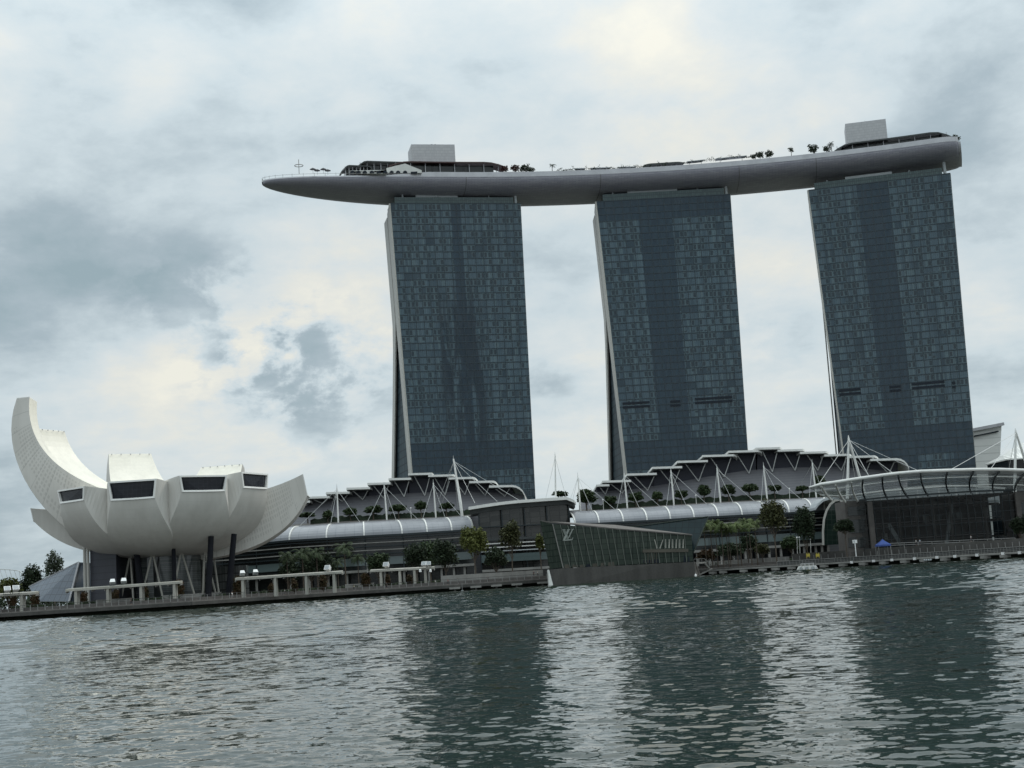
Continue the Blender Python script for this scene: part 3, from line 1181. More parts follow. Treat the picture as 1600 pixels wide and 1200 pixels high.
lift_house('pale box-shaped lift house above the tower by the museum, two vents on top', 642.5, 709.8, 226.5, 659, 12, 13,
           [(.49, .62, 1.2), (.57, .62, 1.2), (.96, .1, 1.0)])
lift_house('pale box-shaped lift house on the deck near its blunt end', 1320.5, 1381, 194.5, 665, -11.5, 13, [(.5, .07, 1.6), (.93, .18, 1.0)])


def canopy_strip(name, label, th0, th1, o0, o1, z0, h, m, ends=2.0, legs=True, bulge=.8):
    """low curved roof on the deck following its arc, on a row of posts"""
    r = thing(name, label, 'canopy', arc((th0 + th1) / 2, (o0 + o1) / 2, ZD + .2))
    N_ = 16
    rows = []
    for k_ in range(5):
        f = k_ / 4
        row = []
        for i in range(N_ + 1):
            q = th0 + (th1 - th0) * i / N_
            s = min(i, N_ - i) / N_
            drop = -ends * max(0, 1 - s * 6) ** 1.6
            row.append(arc(q, o0 + (o1 - o0) * f, ZD + z0 + drop + bulge * math.sin(math.pi * f)))
        rows.append(row)
    mb = MB()
    mb.shell(rows, (0, 0, h))
    mb.build('roof', m, r)
    if legs:
        for i in range(1, N_, 2):
            q = th0 + (th1 - th0) * i / N_
            for o_ in (o0 + 1.2, o1 - 1.2):
                mb = MB()
                mb.tube([arc(q, o_, ZD + .1), arc(q, o_, ZD + z0 - .05)], .16, 6)
                mb.build('post', MT['fascia'], r)
        mb = MB()
        q0, q1 = th0 + (th1 - th0) * .1, th0 + (th1 - th0) * .9
        row = [arc(q0 + (q1 - q0) * i / 8, o0 + 3, ZD + .1) for i in range(9)]
        mb.shell([row, [p_ + Vector((0, 0, z0 - .6)) for p_ in row]], (0, .3, 0))
        mb.build('glass_front', MT['shopglass'], r)
    return r


def z_at(px, py, th, off):
    return at(px, py, arc(th, off, 0).y).z


def th_at(px, py=262, Y=658):
    p = at(px, py, Y)
    return math.degrees(math.atan2(p.x - AC.x, p.y - AC.y))


canopy_strip('roof_canopy', 'dark zinc canopy left of the lift house by the museum', th_at(548), th_at(640), -12, 2, z_at(590, 254, th_at(590), -12) - ZD, .6, MT['roofdk'], 3.2)
canopy_strip('roof_canopy', 'dark red brown canopy right of the lift house by the museum', th_at(600), th_at(792), -14, -5, z_at(700, 254.5, th_at(700), -14) - ZD, .6, MT['roofred'], 2.6)
canopy_strip('roof_canopy', 'low dark canopy on the deck over the middle tower', th_at(1010, 258), th_at(1072, 256), -14, -6, z_at(1040, 256.5, th_at(1040, 257), -14) - ZD, .9, MT['roofdk'], .6)
canopy_strip('roof_canopy', 'long dark zinc canopy with a rounded end at the blunt deck end', th_at(1296, 225), th_at(1499, 212) - .3, -13, 4, z_at(1400, 216, th_at(1400, 220), -13) - ZD, .7, MT['roofdk'], 4.6)
canopy_strip('roof_canopy', 'short dark canopy at the bow end of the deck, above cafe parasols', th_at(525), th_at(575), -12, 1, z_at(555, 260.5, th_at(555), -12) - ZD, .5, MT['roofdk'], 2.2)
# gabled deck restaurant with a row of arches, at the near edge above the first tower
Yg = arc(th_at(632, 268, 644), -18.4, 0).y
g = thing('deck_restaurant', 'white gabled restaurant with small arches on the deck edge', 'restaurant', at(632, 270, Yg))
mb = MB()
A, B, C_ = at(604, 262.5, Yg), at(659, 266, Yg), at(633, 255.5, Yg)
A0, B0 = at(604, 270.5, Yg), at(659, 270, Yg)
mb.prism([A0, B0, B, C_, A], (-1.5, 9, 0))
mb.build('wall', MT['whitesat'], g)
Yg2 = arc(th_at(575, 268, 644), -18.2, 0).y
A0, B0, A1, B1 = at(546, 271.2, Yg2), at(604, 270.9, Yg2), at(604, 265.5, Yg2), at(546, 266.5, Yg2)
mb = MB()
mb.prism([A0, B0, B1, A1], (-1, 6, 0))
mb.build('wing', MT['whitesat'], g)
for px in (551, 560, 570, 581, 592, 602, 612, 622, 633):
    c = at(px, 270.4, (Yg2 if px < 603 else Yg) - .3)
    mb = MB()
    pl = [c + Vector((1.1 * math.cos(math.pi * i / 8), 0, 1.25 * math.sin(math.pi * i / 8))) for i in range(9)]
    mb.prism(pl, (0, .25, 0))
    mb.build('arch', MT['louvre'], g)
c1, c2 = at(642, 271.5, Yg - .3), at(652, 271, Yg - .3)
mb = MB()
mb.prism([c1, c2, c2 + Vector((0, 0, 1.0)), c1 + Vector((0, 0, 1.0))], (0, .2, 0))
mb.build('window', MT['louvre'], g)
# ring aerial on the bow
p = arc(th_at(462, 270, 640), -12, ZD)
p.z = z_at(462, 272, th_at(462, 270, 640), -12)
r = thing('ring_aerial', 'thin mast with a level ring on the bow of the deck', 'aerial', p)
mb = MB()
mb.tube([p, p + Vector((0, 0, 7.2))], .16, 6)
mb.build('pole', MT['rail'], r)
mb = MB()
mb.tube([p + Vector((2.0 * math.cos(i * math.pi / 12), 2.0 * math.sin(i * math.pi / 12), 4.1)) for i in range(25)], .18, 6, 0, False)
mb.build('ring', MT['rail'], r)
# cafe parasols near the bow
PAR = [(485, 'a dark parasol nearest the deck tip, set apart on the bow'), (494, 'dark cafe parasol on the bow, first in the row after the lone one'),
       (503, 'dark cafe parasol on the bow, second of the close row'), (512, 'dark cafe parasol on the bow, third of the close row, before the low canopy')]
for i, (px, lb) in enumerate(PAR):
    p = arc(th_at(px, 268, 640), -13 + (i % 2) * 2, ZD)
    p.z = z_at(px, 271.5, th_at(px, 268, 640), -13)
    r = thing('parasol', lb, 'parasol', p, 'dark parasols on the deck bow')
    mb = MB()
    mb.tube([p, p + Vector((0, 0, 2.6))], .07, 6)
    mb.build('pole', MT['rail'], r)
    mb = MB()
    ring = [p + Vector((1.6 * math.cos(a * math.pi / 4), 1.6 * math.sin(a * math.pi / 4), 2.1)) for a in range(8)]
    mb.loft([ring, [q + (p + Vector((0, 0, 3.0)) - q) * .95 for q in ring]])
    mb.build('shade', MT['roofdk'], r)


# ================================================================== PETAL MUSEUM
YM = 425.0
cx_m = at(265, 940, YM).x
CM = Vector((cx_m, YM, 0))


def bez(p, t_):
    a, b, c, d = p
    s = 1 - t_
    return tuple(a[i] * s ** 3 + 3 * b[i] * s * s * t_ + 3 * c[i] * s * t_ * t_ + d[i] * t_ ** 3 for i in (0, 1))


def smin(a, b, k=1.1):
    return -math.log(math.exp(-k * a) + math.exp(-k * b)) / k


museum = thing('petal_museum', 'white museum shaped like an opened flower of ten curved petals', 'museum', (CM.x, CM.y, DECK))


def petal(phi, outer, inner, tip, widen=4.0, splay=1.6, sector=18.3, bul=.9, in_bul=0.0, nt=22, studs=0):
    a = rad(phi)
    er = Vector((math.cos(a), math.sin(a), 0))
    et = Vector((-math.sin(a), math.cos(a), 0))
    tan = math.tan(rad(sector))
    O_, I_, = [], []
    NW = 8
    for i in range(nt + 1):
        t_ = i / nt
        ro, zo = bez(outer, t_)
        ri, zi = bez(inner, t_)
        lim = tip + widen * (1 - t_)
        ho = max(.2, smin(max(ro, 1) * tan, lim))
        hi = max(.2, smin(max(ri, 1) * tan + 1.5, lim + splay * (1 - .4 * t_)))
        ro2, zo2 = bez(outer, min(1, t_ + .01))
        ro1, zo1 = bez(outer, max(0, t_ - .01))
        tx, tz = ro2 - ro1, zo2 - zo1
        ln = math.hypot(tx, tz) or 1
        nx, nz = tz / ln, -tx / ln
        bb = bul * min(1, ho / 6) * (.35 + .65 * t_)
        O_.append([CM + er * (ro + nx * bb * (1 - s * s)) + et * (s * ho) + Vector((0, 0, zo + nz * bb * (1 - s * s))) for s in [-1 + 2 * j / NW for j in range(NW + 1)]])
        I_.append([CM + er * ri + et * (s * hi) + Vector((0, 0, zi - in_bul * (1 - s * s))) for s in [-1 + 2 * j / NW for j in range(NW + 1)]])
    mb = MB()
    mb.loft(O_, 0, False)
    m2 = MB()
    for k_ in range(nt):
        u0, u1 = k_ / nt, (k_ + 1) / nt
        for j in range(NW):
            mb.quad(I_[k_][j + 1], I_[k_][j], I_[k_ + 1][j], I_[k_ + 1][j + 1], 2, [(u0, 0), (u0, 1), (u1, 1), (u1, 0)])
        mb.quad(O_[k_][0], O_[k_ + 1][0], I_[k_ + 1][0], I_[k_][0], 1, [(u0, 0), (u1, 0), (u1, 1), (u0, 1)])
        mb.quad(O_[k_ + 1][-1], O_[k_][-1], I_[k_][-1], I_[k_ + 1][-1], 1, [(u1, 0), (u0, 0), (u0, 1), (u1, 1)])
    ob = mb.build('petal', [MT['petal'], MT['flank'] if phi in (11, 188, 82, 120, 153) else MT['petal'], MT['petalin']], museum)
    for pl_ in ob.data.polygons:
        pl_.use_smooth = pl_.material_index != 1
    # skylight at the tip with its white rim
    o, inn = O_[-1], I_[-1]
    cen = (o[0] + o[-1] + inn[0] + inn[-1]) / 4
    nrm_ = (o[-1] - o[0]).cross(inn[0] - o[0]).normalized()
    if nrm_.dot(er) < 0:
        nrm_ = -nrm_
    loop = o + inn[::-1]
    wdt = (o[-1] - o[0]).length
    k_in = 1 - 1.0 / max(wdt, 4)
    inner_l = [cen + (p - cen) * k_in for p in loop]
    hgt_ = ((inn[NW // 2] - o[NW // 2]).length)
    kv = 1 - 1.0 / max(hgt_, 2.5)
    vv = (inn[NW // 2] - o[NW // 2]).normalized()
    inner_l = []
    for p in loop:
        dlt = p - cen
        v_ = dlt.dot(vv)
        inner_l.append(cen + (dlt - vv * v_) * k_in + vv * (v_ * kv))
    mb = MB()
    n2 = len(loop)
    f_ = nrm_ * .25
    for j in range(n2):
        k2 = (j + 1) % n2
        mb.quad(loop[j] + f_, loop[k2] + f_, inner_l[k2] + f_, inner_l[j] + f_)
        mb.quad(loop[k2] + f_, loop[j] + f_, loop[j], loop[k2])
        mb.quad(inner_l[j] + f_, inner_l[k2] + f_, inner_l[k2] - f_ * 3, inner_l[j] - f_ * 3)
    mb.build('window_rim', MT['winrim'], ob)
    mb = MB()
    mb.prism([p - f_ * 1.5 for p in (inner_l if nrm_.dot((inner_l[1] - inner_l[0]).cross(inner_l[-1] - inner_l[0])) > 0 else inner_l[::-1])], -nrm_ * .3)
    mb.build('window', MT['winblack'], ob)
    if studs:
        for s in range(studs):
            f = .06 + .88 * s / (studs - 1)
            p = inn[0] * (1 - f) + inn[-1] * f - er * .5
            mb = MB()
            mb.tube([p - Vector((0, 0, .3)), p + Vector((0, 0, .08))], .17, 6)
            mb.build('roof_light', MT['fascia'], ob)
    return ob


ob = petal(188, [(6, 15.5), (28, 17.5), (51.5, 44.5), (43.6, 66.8)], [(8, 34), (26, 39), (41.5, 49), (39.8, 67.0)], 5.3, 3.5, .3)
ob['label'] = 'tallest petal, curling up at the left'
petal(153, [(6, 16), (28, 19), (57, 41), (52, 60)], [(8, 34), (28, 38), (46, 46), (49.5, 60.8)], 6.4, 4.5, .5, studs=6)
petal(120, [(6, 16), (28, 19), (50, 37), (46.5, 52.1)], [(8, 34), (25, 36), (38, 41.5), (44, 52.9)], 6.9, 4.5, .5, studs=5)
petal(82, [(6, 16), (28, 19), (50, 36), (52, 46.6)], [(8, 34), (25, 35), (40, 38.5), (49, 47.9)], 7.2, 4.5, .5, studs=6)
petal(42, [(6, 16), (18, 17), (29, 23), (33, 31)], [(8, 33.5), (18, 33.5), (27, 34), (33, 35.6)], 6.0)
petal(11, [(6, 14.6), (24, 14.4), (38, 20.5), (43, 32.5)], [(8, 33), (22, 32.5), (33, 35), (41.8, 39.3)], 5.8, 3.0, .6)
petal(168, [(6, 16), (23, 18), (34, 22), (42.2, 29.8)], [(8, 31), (22, 31), (33, 32.5), (42.6, 33.9)], 6.2)
FR_O = lambda r_, z_: [(6, 16.0), (20, 16.0), (r_ - 2.0, z_ - 11.5), (r_, z_)]
FR_I = lambda r_, z_: [(8, z_ - 3.5), (17, z_ - 3.2), (r_ - 8, z_ - 1.0), (r_, z_)]
petal(231, FR_O(33.5, 33.0), FR_I(33.8, 37.0), 6.1, 9, 1.4, 20, .8)
petal(268, FR_O(33.5, 32.1), FR_I(33.7, 37.6), 6.4, 9.5, 1.2, 19.5, .8)
petal(302.5, FR_O(33.5, 33.5), FR_I(33.7, 38.2), 6.5, 9.5, 1.2, 18.5, .8)
petal(336, FR_O(33, 34.6), FR_I(33, 39.3), 6.2, 9, 1.2, 18.5, .8)
# belly cap and roof basin
mb = MB()
rings = []
for r_, z_ in ((.5, 15.0), (5, 15.2), (9, 15.9), (12, 17.5)):
    rings.append([CM + Vector((r_ * math.cos(i * math.pi / 12), r_ * math.sin(i * math.pi / 12), z_)) for i in range(24)])
mb.loft(rings)
mb.build('belly', MT['petal'], museum)
mb = MB()
mb.loft([[CM + Vector((r_ * math.cos(i * math.pi / 12), r_ * math.sin(i * math.pi / 12), z_)) for i in range(24)] for r_, z_ in ((4, 31), (17, 33))])
mb.build('roof_basin', MT['petalin'], museum)
# dark slab wall at the left, with its pale edge pillar
x0, x1 = at(134, 900, 416), at(191, 900, 416)
mb = MB()
mb.hexa([(x0.x + 1.4, 416, DECK), (x1.x, 410, DECK), (x1.x, 410, 20), (x0.x + 1.4, 416, 27), (x0.x + 1.4, 432, DECK), (x1.x, 434, DECK), (x1.x, 434, 20), (x0.x + 1.4, 432, 27)])
mb.build('core_wall', MT['slate'], museum)
for dx in (0, 1.0):
    mb = MB()
    mb.tube([(x0.x + dx, 415.2, DECK), (x0.x + dx, 415.2, 26.5 - dx)], .45, 10)
    mb.build('pillar', MT['clad'], museum)
for (xa, ya, xb, yb, w, Y) in ((212, 856, 222, 912, 1.9, 410), (271, 851, 272.5, 908, 1.3, 407), (330, 846, 325, 920, 1.8, 406), (366, 842, 356, 916, 1.8, 411)):
    A, B = at(xa, ya, Y), at(xb, yb, Y - 1)
    B.z = min(B.z, DECK)
    B.z = DECK
    A.z += 1.5
    mb = MB()
    mb.tube([B, A], [w / 2 * 1.05, w / 2 * .95], 12)
    mb.build('column', MT['black'], museum)
R_D = 13.5
for i in range(10):
    a0 = 2 * math.pi * (i + .35) / 10
    for s in (-1, 1):
        a1 = a0 + s * .24
        mb = MB()
        mb.tube([CM + Vector((R_D * math.cos(a0), R_D * math.sin(a0), 17.5)), CM + Vector((15.5 * math.cos(a1), 15.5 * math.sin(a1), DECK))], .30, 8)
        mb.build('strut', MT['perg'], museum)
mb = MB()
mb.loft([[CM + Vector((10.5 * math.cos(-i * math.pi / 16), 10.5 * math.sin(-i * math.pi / 16), z_)) for i in range(32)] for z_ in (DECK, 16)], 0, True, True)
mb.build('lobby', MT['lobby'], museum)
mb = MB()
rx = lambda px, y, Y: at(px, y, Y)
A, B = rx(282, 905, 452), rx(384, 905, 452)
mb.box(((A.x + B.x) / 2, 455, 7.5), (B.x - A.x, 4, 10.4))
mb.build('hall', MT['lobby'], museum)

# glass entry wedge left of the museum
Yw = 452
w = thing('glass_wedge', 'blue grey faceted glass wedge left of the petal museum', 'pavilion', at(90, 935, Yw))
mb = MB()
A, B, C_, D = at(45, 917, Yw + 6), at(123, 878.5, Yw + 4), at(108, 940, Yw - 6), at(60, 940, Yw - 3)
mb.prism([D, C_, B, A], (3, 14, -.5))
mb.build('glazing', MT['wedge'], w)
E_, G_ = at(133, 881, Yw + 16), at(134, 940, Yw + 16)
mb = MB()
mb.prism([C_ + Vector((.2, -.1, 0)), G_, E_, B + Vector((.2, -.1, 0))], (-.6, .5, 0))
mb.build('side_glazing', MT['lvglassd'], w)
mb = MB()
mb.bar(C_ + Vector((.1, -.3, 0)), B + Vector((.1, -.3, 0)), .5, .5)
mb.bar(B, A, .45, .45)
mb.build('ridge', MT['fascia'], w)
w2 = thing('glass_wedge', 'small white faceted glass prism seen through the museum columns', 'pavilion', at(203, 890, 446))
mb = MB()
A, B, C_, D = at(195, 897, 444), at(194, 876, 446), at(213, 887, 440), at(205, 898, 440)
mb.prism([A, D, C_, B], (1.5, 6, 0))
mb.build('glazing', MT['whitesat'], w2)
mb = MB()
mb.bar(A, B, .3, .3)
mb.bar(D, C_, .3, .3)
mb.build('frame', MT['fascia'], w2)


# ================================================================== STEPPED-ROOF HALLS
def interp(tab, x):
    for (a, ya), (b, yb) in zip(tab[:-1], tab[1:]):
        if x <= b:
            return ya + (yb - ya) * (x - a) / (b - a)
    return tab[-1][1] + (tab[-1][1] - tab[-2][1]) * (x - tab[-1][0]) / (tab[-1][0] - tab[-2][0])


def hall(name, label, steps, wall_top, wall_bot, Yw, tip, xl, xr):
    r = thing(name, label, 'building', Vector((at((xl + xr) / 2, 880, Yw).x, Yw, DECK)))
    # leaning grey ribbed wall
    mb = MB()
    N_ = 28
    xs = [xl + (xr - xl) * i / N_ for i in range(N_ + 1)]
    bot = [at(x_, interp(wall_bot, x_), Yw) for x_ in xs]
    top = [at(x_ - 0.3, interp(wall_top, x_), Yw + 9) for x_ in xs]
    low = [Vector((b.x, b.y + .5, DECK)) for b in bot]
    mb.shell([low, bot, top], (0, 2, 0))
    mb.build('grey_wall', MT['graywall'], r)
    # dark clerestory up to the stepped roofs
    mb = MB()
    for i, (x0, x1, y, _) in enumerate(steps):
        xn = steps[i + 1][0] if i + 1 < len(steps) else x1 + 4
        xa, xb = (x0, max(xn, x1 - 6) if i + 1 < len(steps) else x1 + 2)
        if i > 0:
            xa = max(x0, steps[i - 1][1] - 6) if y > steps[i - 1][2] else x0 + 2
        xb = max(xb, xa + 4)
        Yc = Yw + 10 + (i % 2) * .15
        ys = y + (2.2 if True else 0)
        A, B = at(xa, interp(wall_top, xa) + 1.5, Yc), at(xb, interp(wall_top, xb) + 1.5, Yc)
        C_, D = at(xb, ys, Yc), at(xa, ys, Yc)
        mb.prism([A, B, C_, D], (0, 26, 0))
    mb.build('clerestory', MT['navy'], r)
    for i, (x0, x1, y, drop) in enumerate(steps):
        mb = MB()
        Yf, Yb = Yw + 2.5 + (i % 3) * .12, Yw + 42
        sl = (x1 - x0) * -.028
        F0, F1 = at(x0, y, Yf), at(x1, y + sl, Yf)
        path_f = [F0, F1]
        if drop:
            nseg = 5
            for k_ in range(1, nseg + 1):
                f = k_ / nseg
                path_f.append(at(x1 + drop[0] * math.sin(f * math.pi / 2), y + sl + drop[1] * (1 - math.cos(f * math.pi / 2)), Yf + 3 * f))
        path_b = [Vector((p.x * 1.0 + (1.5 if j else 0), Yb, p.z - 1.0)) for j, p in enumerate(path_f)]
        mb.shell([path_b, path_f], (0, 0, -.85))
        s_ = mb.build('roof_canopy', MT['white'], r)
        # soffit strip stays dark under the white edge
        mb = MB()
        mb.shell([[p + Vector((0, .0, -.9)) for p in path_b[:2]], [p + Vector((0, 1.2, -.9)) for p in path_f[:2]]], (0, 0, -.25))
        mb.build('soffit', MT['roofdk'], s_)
        # V struts under it
        w_ = x1 - x0
        xm = x0 + w_ * .70
        ap = at(xm, interp(wall_top, xm) + 5.0, Yw + 7.4)
        for f in (.26, .92):
            tp = at(x0 + w_ * f, y + 4, Yf + 3)
            mb = MB()
            mb.tube([ap, tp], .2, 6)
            mb.build('strut', MT['cable'], s_)
    return r


LEFT_STEPS = [(466, 484, 782.5, None), (479, 515, 776, None), (509, 546, 769, None), (541, 578, 762, None), (574, 610, 754.5, None), (607, 642, 747.3, None),
              (637.5, 675, 739.5, None), (669, 707, 742, (6, 5)), (700.5, 737.5, 746, (9, 8)), (733, 769, 751.8, (9, 8)), (764, 799.5, 758.7, (21, 20))]
LWT = [(440, 790), (480, 784.5), (547, 777), (624, 771.5), (669, 769), (725, 768), (800, 771), (830, 774)]
LWB = [(440, 822), (500, 816.5), (540, 813), (620, 809), (700, 805.5), (770, 800), (830, 797)]
hallL = hall('stepped_roof_hall', 'dark hall with stepped white roofs nearer the petal museum', LEFT_STEPS, LWT, LWB, 555, 0, 440, 818)
RIGHT_STEPS = [(932, 952, 757, None), (941, 986, 751, None), (979, 1026, 740, None), (1019, 1066, 729.5, None), (1058, 1106, 720, None), (1098, 1146, 711, (6, 5)), (1138.5, 1184, 704.3, (7, 5)),
               (1181, 1218, 699.5, (4, 4)), (1215, 1254, 702.5, (4, 4)), (1250, 1290, 706, (5, 4)), (1288, 1326, 710, (6, 5)), (1326, 1365, 712.5, (8, 7)), (1360, 1401, 717, (20, 20))]
RWT = [(905, 772), (950, 767), (1000, 763.5), (1084, 748.5), (1165, 735), (1240, 730), (1316, 730), (1403, 736.5), (1430, 739)]
RWB = [(905, 797), (1000, 790.5), (1100, 784), (1187, 779.5), (1281, 775.5), (1350, 772), (1430, 768)]
hallR = hall('stepped_roof_hall', 'dark hall with stepped white roofs between middle tower and glass canopy', RIGHT_STEPS, RWT, RWB, 560, 0, 905, 1418)


# terraces in front of the halls
def terrace(name, label, bot, xl, xr, Y0, Y1):
    mb = MB()
    xs = [xl + (xr - xl) * i / 12 for i in range(13)]
    b = [at(x_, interp(bot, x_) - .5, Y1) for x_ in xs]
    f = [at(x_, interp(bot, x_) + 3.2, Y0) for x_ in xs]
    mb.shell([b, f], (0, 0, -2.0))
    return mb


# ------------------------------------------------------------------ vaulted glass arcades
def vault(label, ribs, Yt, Yb, ylow):
    """ribs: (x top, y top, x bottom, y bottom) along the arcade"""
    r = thing('vaulted_arcade', label, 'arcade', Vector((at((ribs[0][0] + ribs[-1][0]) / 2, 880, Yb).x, Yb, DECK)))
    NS = 8

    def prof(rb, k_, off=0.0):
        T, B = at(rb[0], rb[1], Yt), at(rb[2], rb[3], Yb)
        f = k_ / NS
        h = math.sin(f * math.pi / 2)
        v = 1 - math.cos(f * math.pi / 2)
        d_ = Vector((0, -math.sin(f * math.pi / 2) * .4, math.cos(f * math.pi / 2))) * off
        return Vector((T.x + (B.x - T.x) * h, T.y + (B.y - T.y) * h, T.z + (B.z - T.z) * v)) + d_
    for a_, b_ in zip(ribs[:-1], ribs[1:]):
        mb = MB()
        mb.shell([[prof(b_, k_) for k_ in range(NS + 1)], [prof(a_, k_) for k_ in range(NS + 1)]], (0, .25, -.25))
        mb.build('roof_panel', MT['vault'], r)
    for rb in ribs:
        mb = MB()
        pts = [prof(rb, k_, .18) for k_ in range(NS + 1)]
        for p, q in zip(pts[:-1], pts[1:]):
            mb.bar(p, q, .5, .45)
        mb.build('rib', MT['white'], r)
    mb = MB()
    for a_, b_ in zip(ribs[:-1], ribs[1:]):
        mb.bar(prof(a_, 0, .1), prof(b_, 0, .1), .5, .5)
    mb.build('ridge', MT['fascia'], r)
    mb = MB()
    for a_, b_ in zip(ribs[:-1], ribs[1:]):
        mb.bar(prof(a_, NS) + Vector((0, -.2, -.3)), prof(b_, NS) + Vector((0, -.2, -.3)), .5, .8)
    mb.build('gutter', MT['frame'], r)
    # facade below: louvre rows, pale glass, shelf, shopfronts
    eB = [prof(rb, NS) for rb in ribs]
    heights = [p.z for p in eB]

    def line(zf, dy):
        return [Vector((p.x * (p.y + dy) / p.y, p.y + dy, DECK + (p.z - DECK) * zf)) for p in eB]
    mb = MB()
    mb.shell([line(.98, 1.5), line(.02, 1.5)], (0, 1, 0))
    mb.build('shopfront', MT['shopglass'], r)
    for j, zf in enumerate((.93, .86, .79, .72, .65)):
        mb = MB()
        L_ = line(zf, .2)
        for p, q in zip(L_[:-1], L_[1:]):
            mb.bar(p, q, .9, .34)
        mb.build('louvre', MT['concrete'] if j % 2 else MT['frame'], r)
    mb = MB()
    mb.shell([line(.585, .9), line(.44, .7)], (0, .3, 0))
    mb.build('glass_band', MT['paleglass'], r)
    mb = MB()
    L_ = line(.335, -1.5)
    for p, q in zip(L_[:-1], L_[1:]):
        mb.bar(p, q, 5.0, .9)
    mb.build('shelf_roof', MT['concrete'], r)
    for i, p in enumerate(line(.3, -2.5)):
        for f in (0, .5):
            if i + 1 < len(eB) or f == 0:
                q = line(.3, -2.5)[min(i + 1, len(eB) - 1)]
                c = p * (1 - f) + q * f
                mb = MB()
                mb.box((c.x, c.y, (DECK + c.z) / 2), (.8, .8, c.z - DECK))
                mb.build('pillar', MT['concrete'], r)
    for p in line(.96, .0):
        mb = MB()
        mb.box((p.x, p.y + .9, DECK + (p.z - DECK) / 2), (.4, .4, p.z - DECK))
        mb.build('mullion', MT['frame'], r)
    return r, prof


LRIBS = [(318, 833, 296, 857), (366, 830, 346, 853), (415.5, 826.5, 399, 849), (466, 823, 452, 844), (517, 820, 510, 840.5), (568, 816.5, 569, 837), (619, 814, 628.5, 834), (659.5, 812, 667.5, 831.5), (696, 810, 706, 829), (727, 808, 739, 826.5)]
vl, vprofL = vault('grey vaulted glass arcade with white ribs nearer the petal museum', LRIBS, 522, 511, 0)
RRIBS = [(884, 800, 898.5, 818), (926, 799.5, 936, 817), (963, 797, 974, 815), (999.5, 795, 1011, 813), (1036, 792.5, 1047.5, 811), (1072.5, 790.5, 1084.5, 808.5), (1109, 788.3, 1122, 806.5), (1146, 786.3, 1159.5, 804.5), (1183, 784.5, 1196.5, 802.5),
         (1219, 782.5, 1233, 800.7), (1254, 780.5, 1269, 799), (1287, 778.5, 1273.5, 794)]
vr, vprofR = vault('grey vaulted glass arcade with white ribs ending in a glazed arch', RRIBS[:-1] + [(1288, 778.5, 1288.5, 797.5)], 524, 513, 0)
tl = terrace('t', '', LWB, 440, 735, 523, 555).build('terrace_slab', MT['darkconc'], hallL)  # dark slab colour stands in for the shadow along the hedge
tr = terrace('t', '', RWB, 885, 1330, 525, 560).build('terrace_slab', MT['darkconc'], hallR)  # same here: hedge shadow put into the slab colour


def hedge(label, bot, xl, xr, Y, grp):
    mb = MB()
    xs = [xl + (xr - xl) * i / 80 for i in range(81)]
    rnd = random.Random(int(xl))
    fr, bk, lo = [], [], []
    for x_ in xs:
        p = at(x_, interp(bot, x_) + .5, Y)
        h = 1.3 + rnd.random() * .8
        fr.append(p + Vector((0, rnd.random() * .3, h)))
        bk.append(p + Vector((0, 1.6, h + rnd.random() * .3)))
        lo.append(p + Vector((0, 0, -.2)))
    mb.shell([bk, fr, lo], (0, .3, 0))
    tag(mb.build('hedge', MT['hedge'], None, lo[40]), label, 'hedge', grp)


hedge('low dark hedge under the grey wall of the hall nearer the museum', LWB, 485, 735, 535, 'terrace hedges')
hedge('low dark hedge under the grey wall of the hall behind the long arcade', RWB, 925, 1325, 538, 'terrace hedges')

# arched glass end of the right arcade
Ya = 500
g = thing('arch_portal', 'tall dark glazed arch with a pale rim at the arcade end', 'portal', at(1303, 850, Ya))
out_px = [(1286, 852), (1285.5, 830), (1287, 812), (1291, 798), (1297, 788), (1304, 782.5), (1311, 781), (1317, 785), (1320, 795), (1320.5, 812), (1321, 850)]
op = [at(x_, y_, Ya) for x_, y_ in out_px]
mb = MB()
mb.prism(op, (0, 1, 0))
mb.build('glazing', MT['archglass'], g)
mb = MB()
for p, q in zip(op[:-2], op[1:-1]):
    mb.bar(p + Vector((0, -.4, 0)), q + Vector((0, -.4, 0)), .7, .5, 0, (0, 1, 0))
mb.build('rim', MT['clad'], g)
top2 = [at(x_, y_, Ya + 1) for x_, y_ in ((1274, 793), (1279, 786), (1286, 780), (1294, 777), (1303, 776.5), (1311, 779), (1318, 785), (1325, 795))]
mb = MB()
mb.shell([[p + Vector((0, 22, .2)) for p in top2], top2], (0, 0, -.9))
mb.build('hood', MT['plant'], g)

# ------------------------------------------------------------------ link pavilion with a flat white curved roof
Yk = 500
g = thing('link_building', 'low dark glazed building with a flat white curved roof between the halls', 'building', at(810, 870, Yk))
A, B = at(732, 792, Yk), at(897, 780.5, Yk + 14)
N_ = 14
rowF, rowB = [], []
for i in range(N_ + 1):
    f = i / N_
    p = A * (1 - f) + B * f + Vector((0, 0, 1.25 * math.sin(math.pi * min(1, f * 1.9) * .5) - (1.4 * max(0, (f - .93) / .07))))
    rowF.append(p)
    rowB.append(p + Vector((1.5, 22, .2)))
mb = MB()
mb.shell([rowB, rowF], (0, 0, -1.1))
mb.build('roof', MT['white'], g)
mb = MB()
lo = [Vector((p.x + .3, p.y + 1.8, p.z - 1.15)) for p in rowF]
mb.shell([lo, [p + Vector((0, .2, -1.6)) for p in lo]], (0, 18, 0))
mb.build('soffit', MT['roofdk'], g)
mb = MB()
L2 = [p + Vector((.4, 2.0, -1.5)) for p in lo[1:-1]]
mb.shell([L2, [Vector((p.x, p.y, DECK)) for p in L2]], (0, 3, 0))
mb.build('glazing', MT['linkglass'], g)
for i in (1, 4, 7, 10, 13):
    mb = MB()
    p = lo[i]
    mb.tube([p + Vector((.3, 1.4, -1)), Vector((p.x + .3, p.y + 1.4, DECK))], .28, 8)
    mb.build('post', MT['frame'], g)
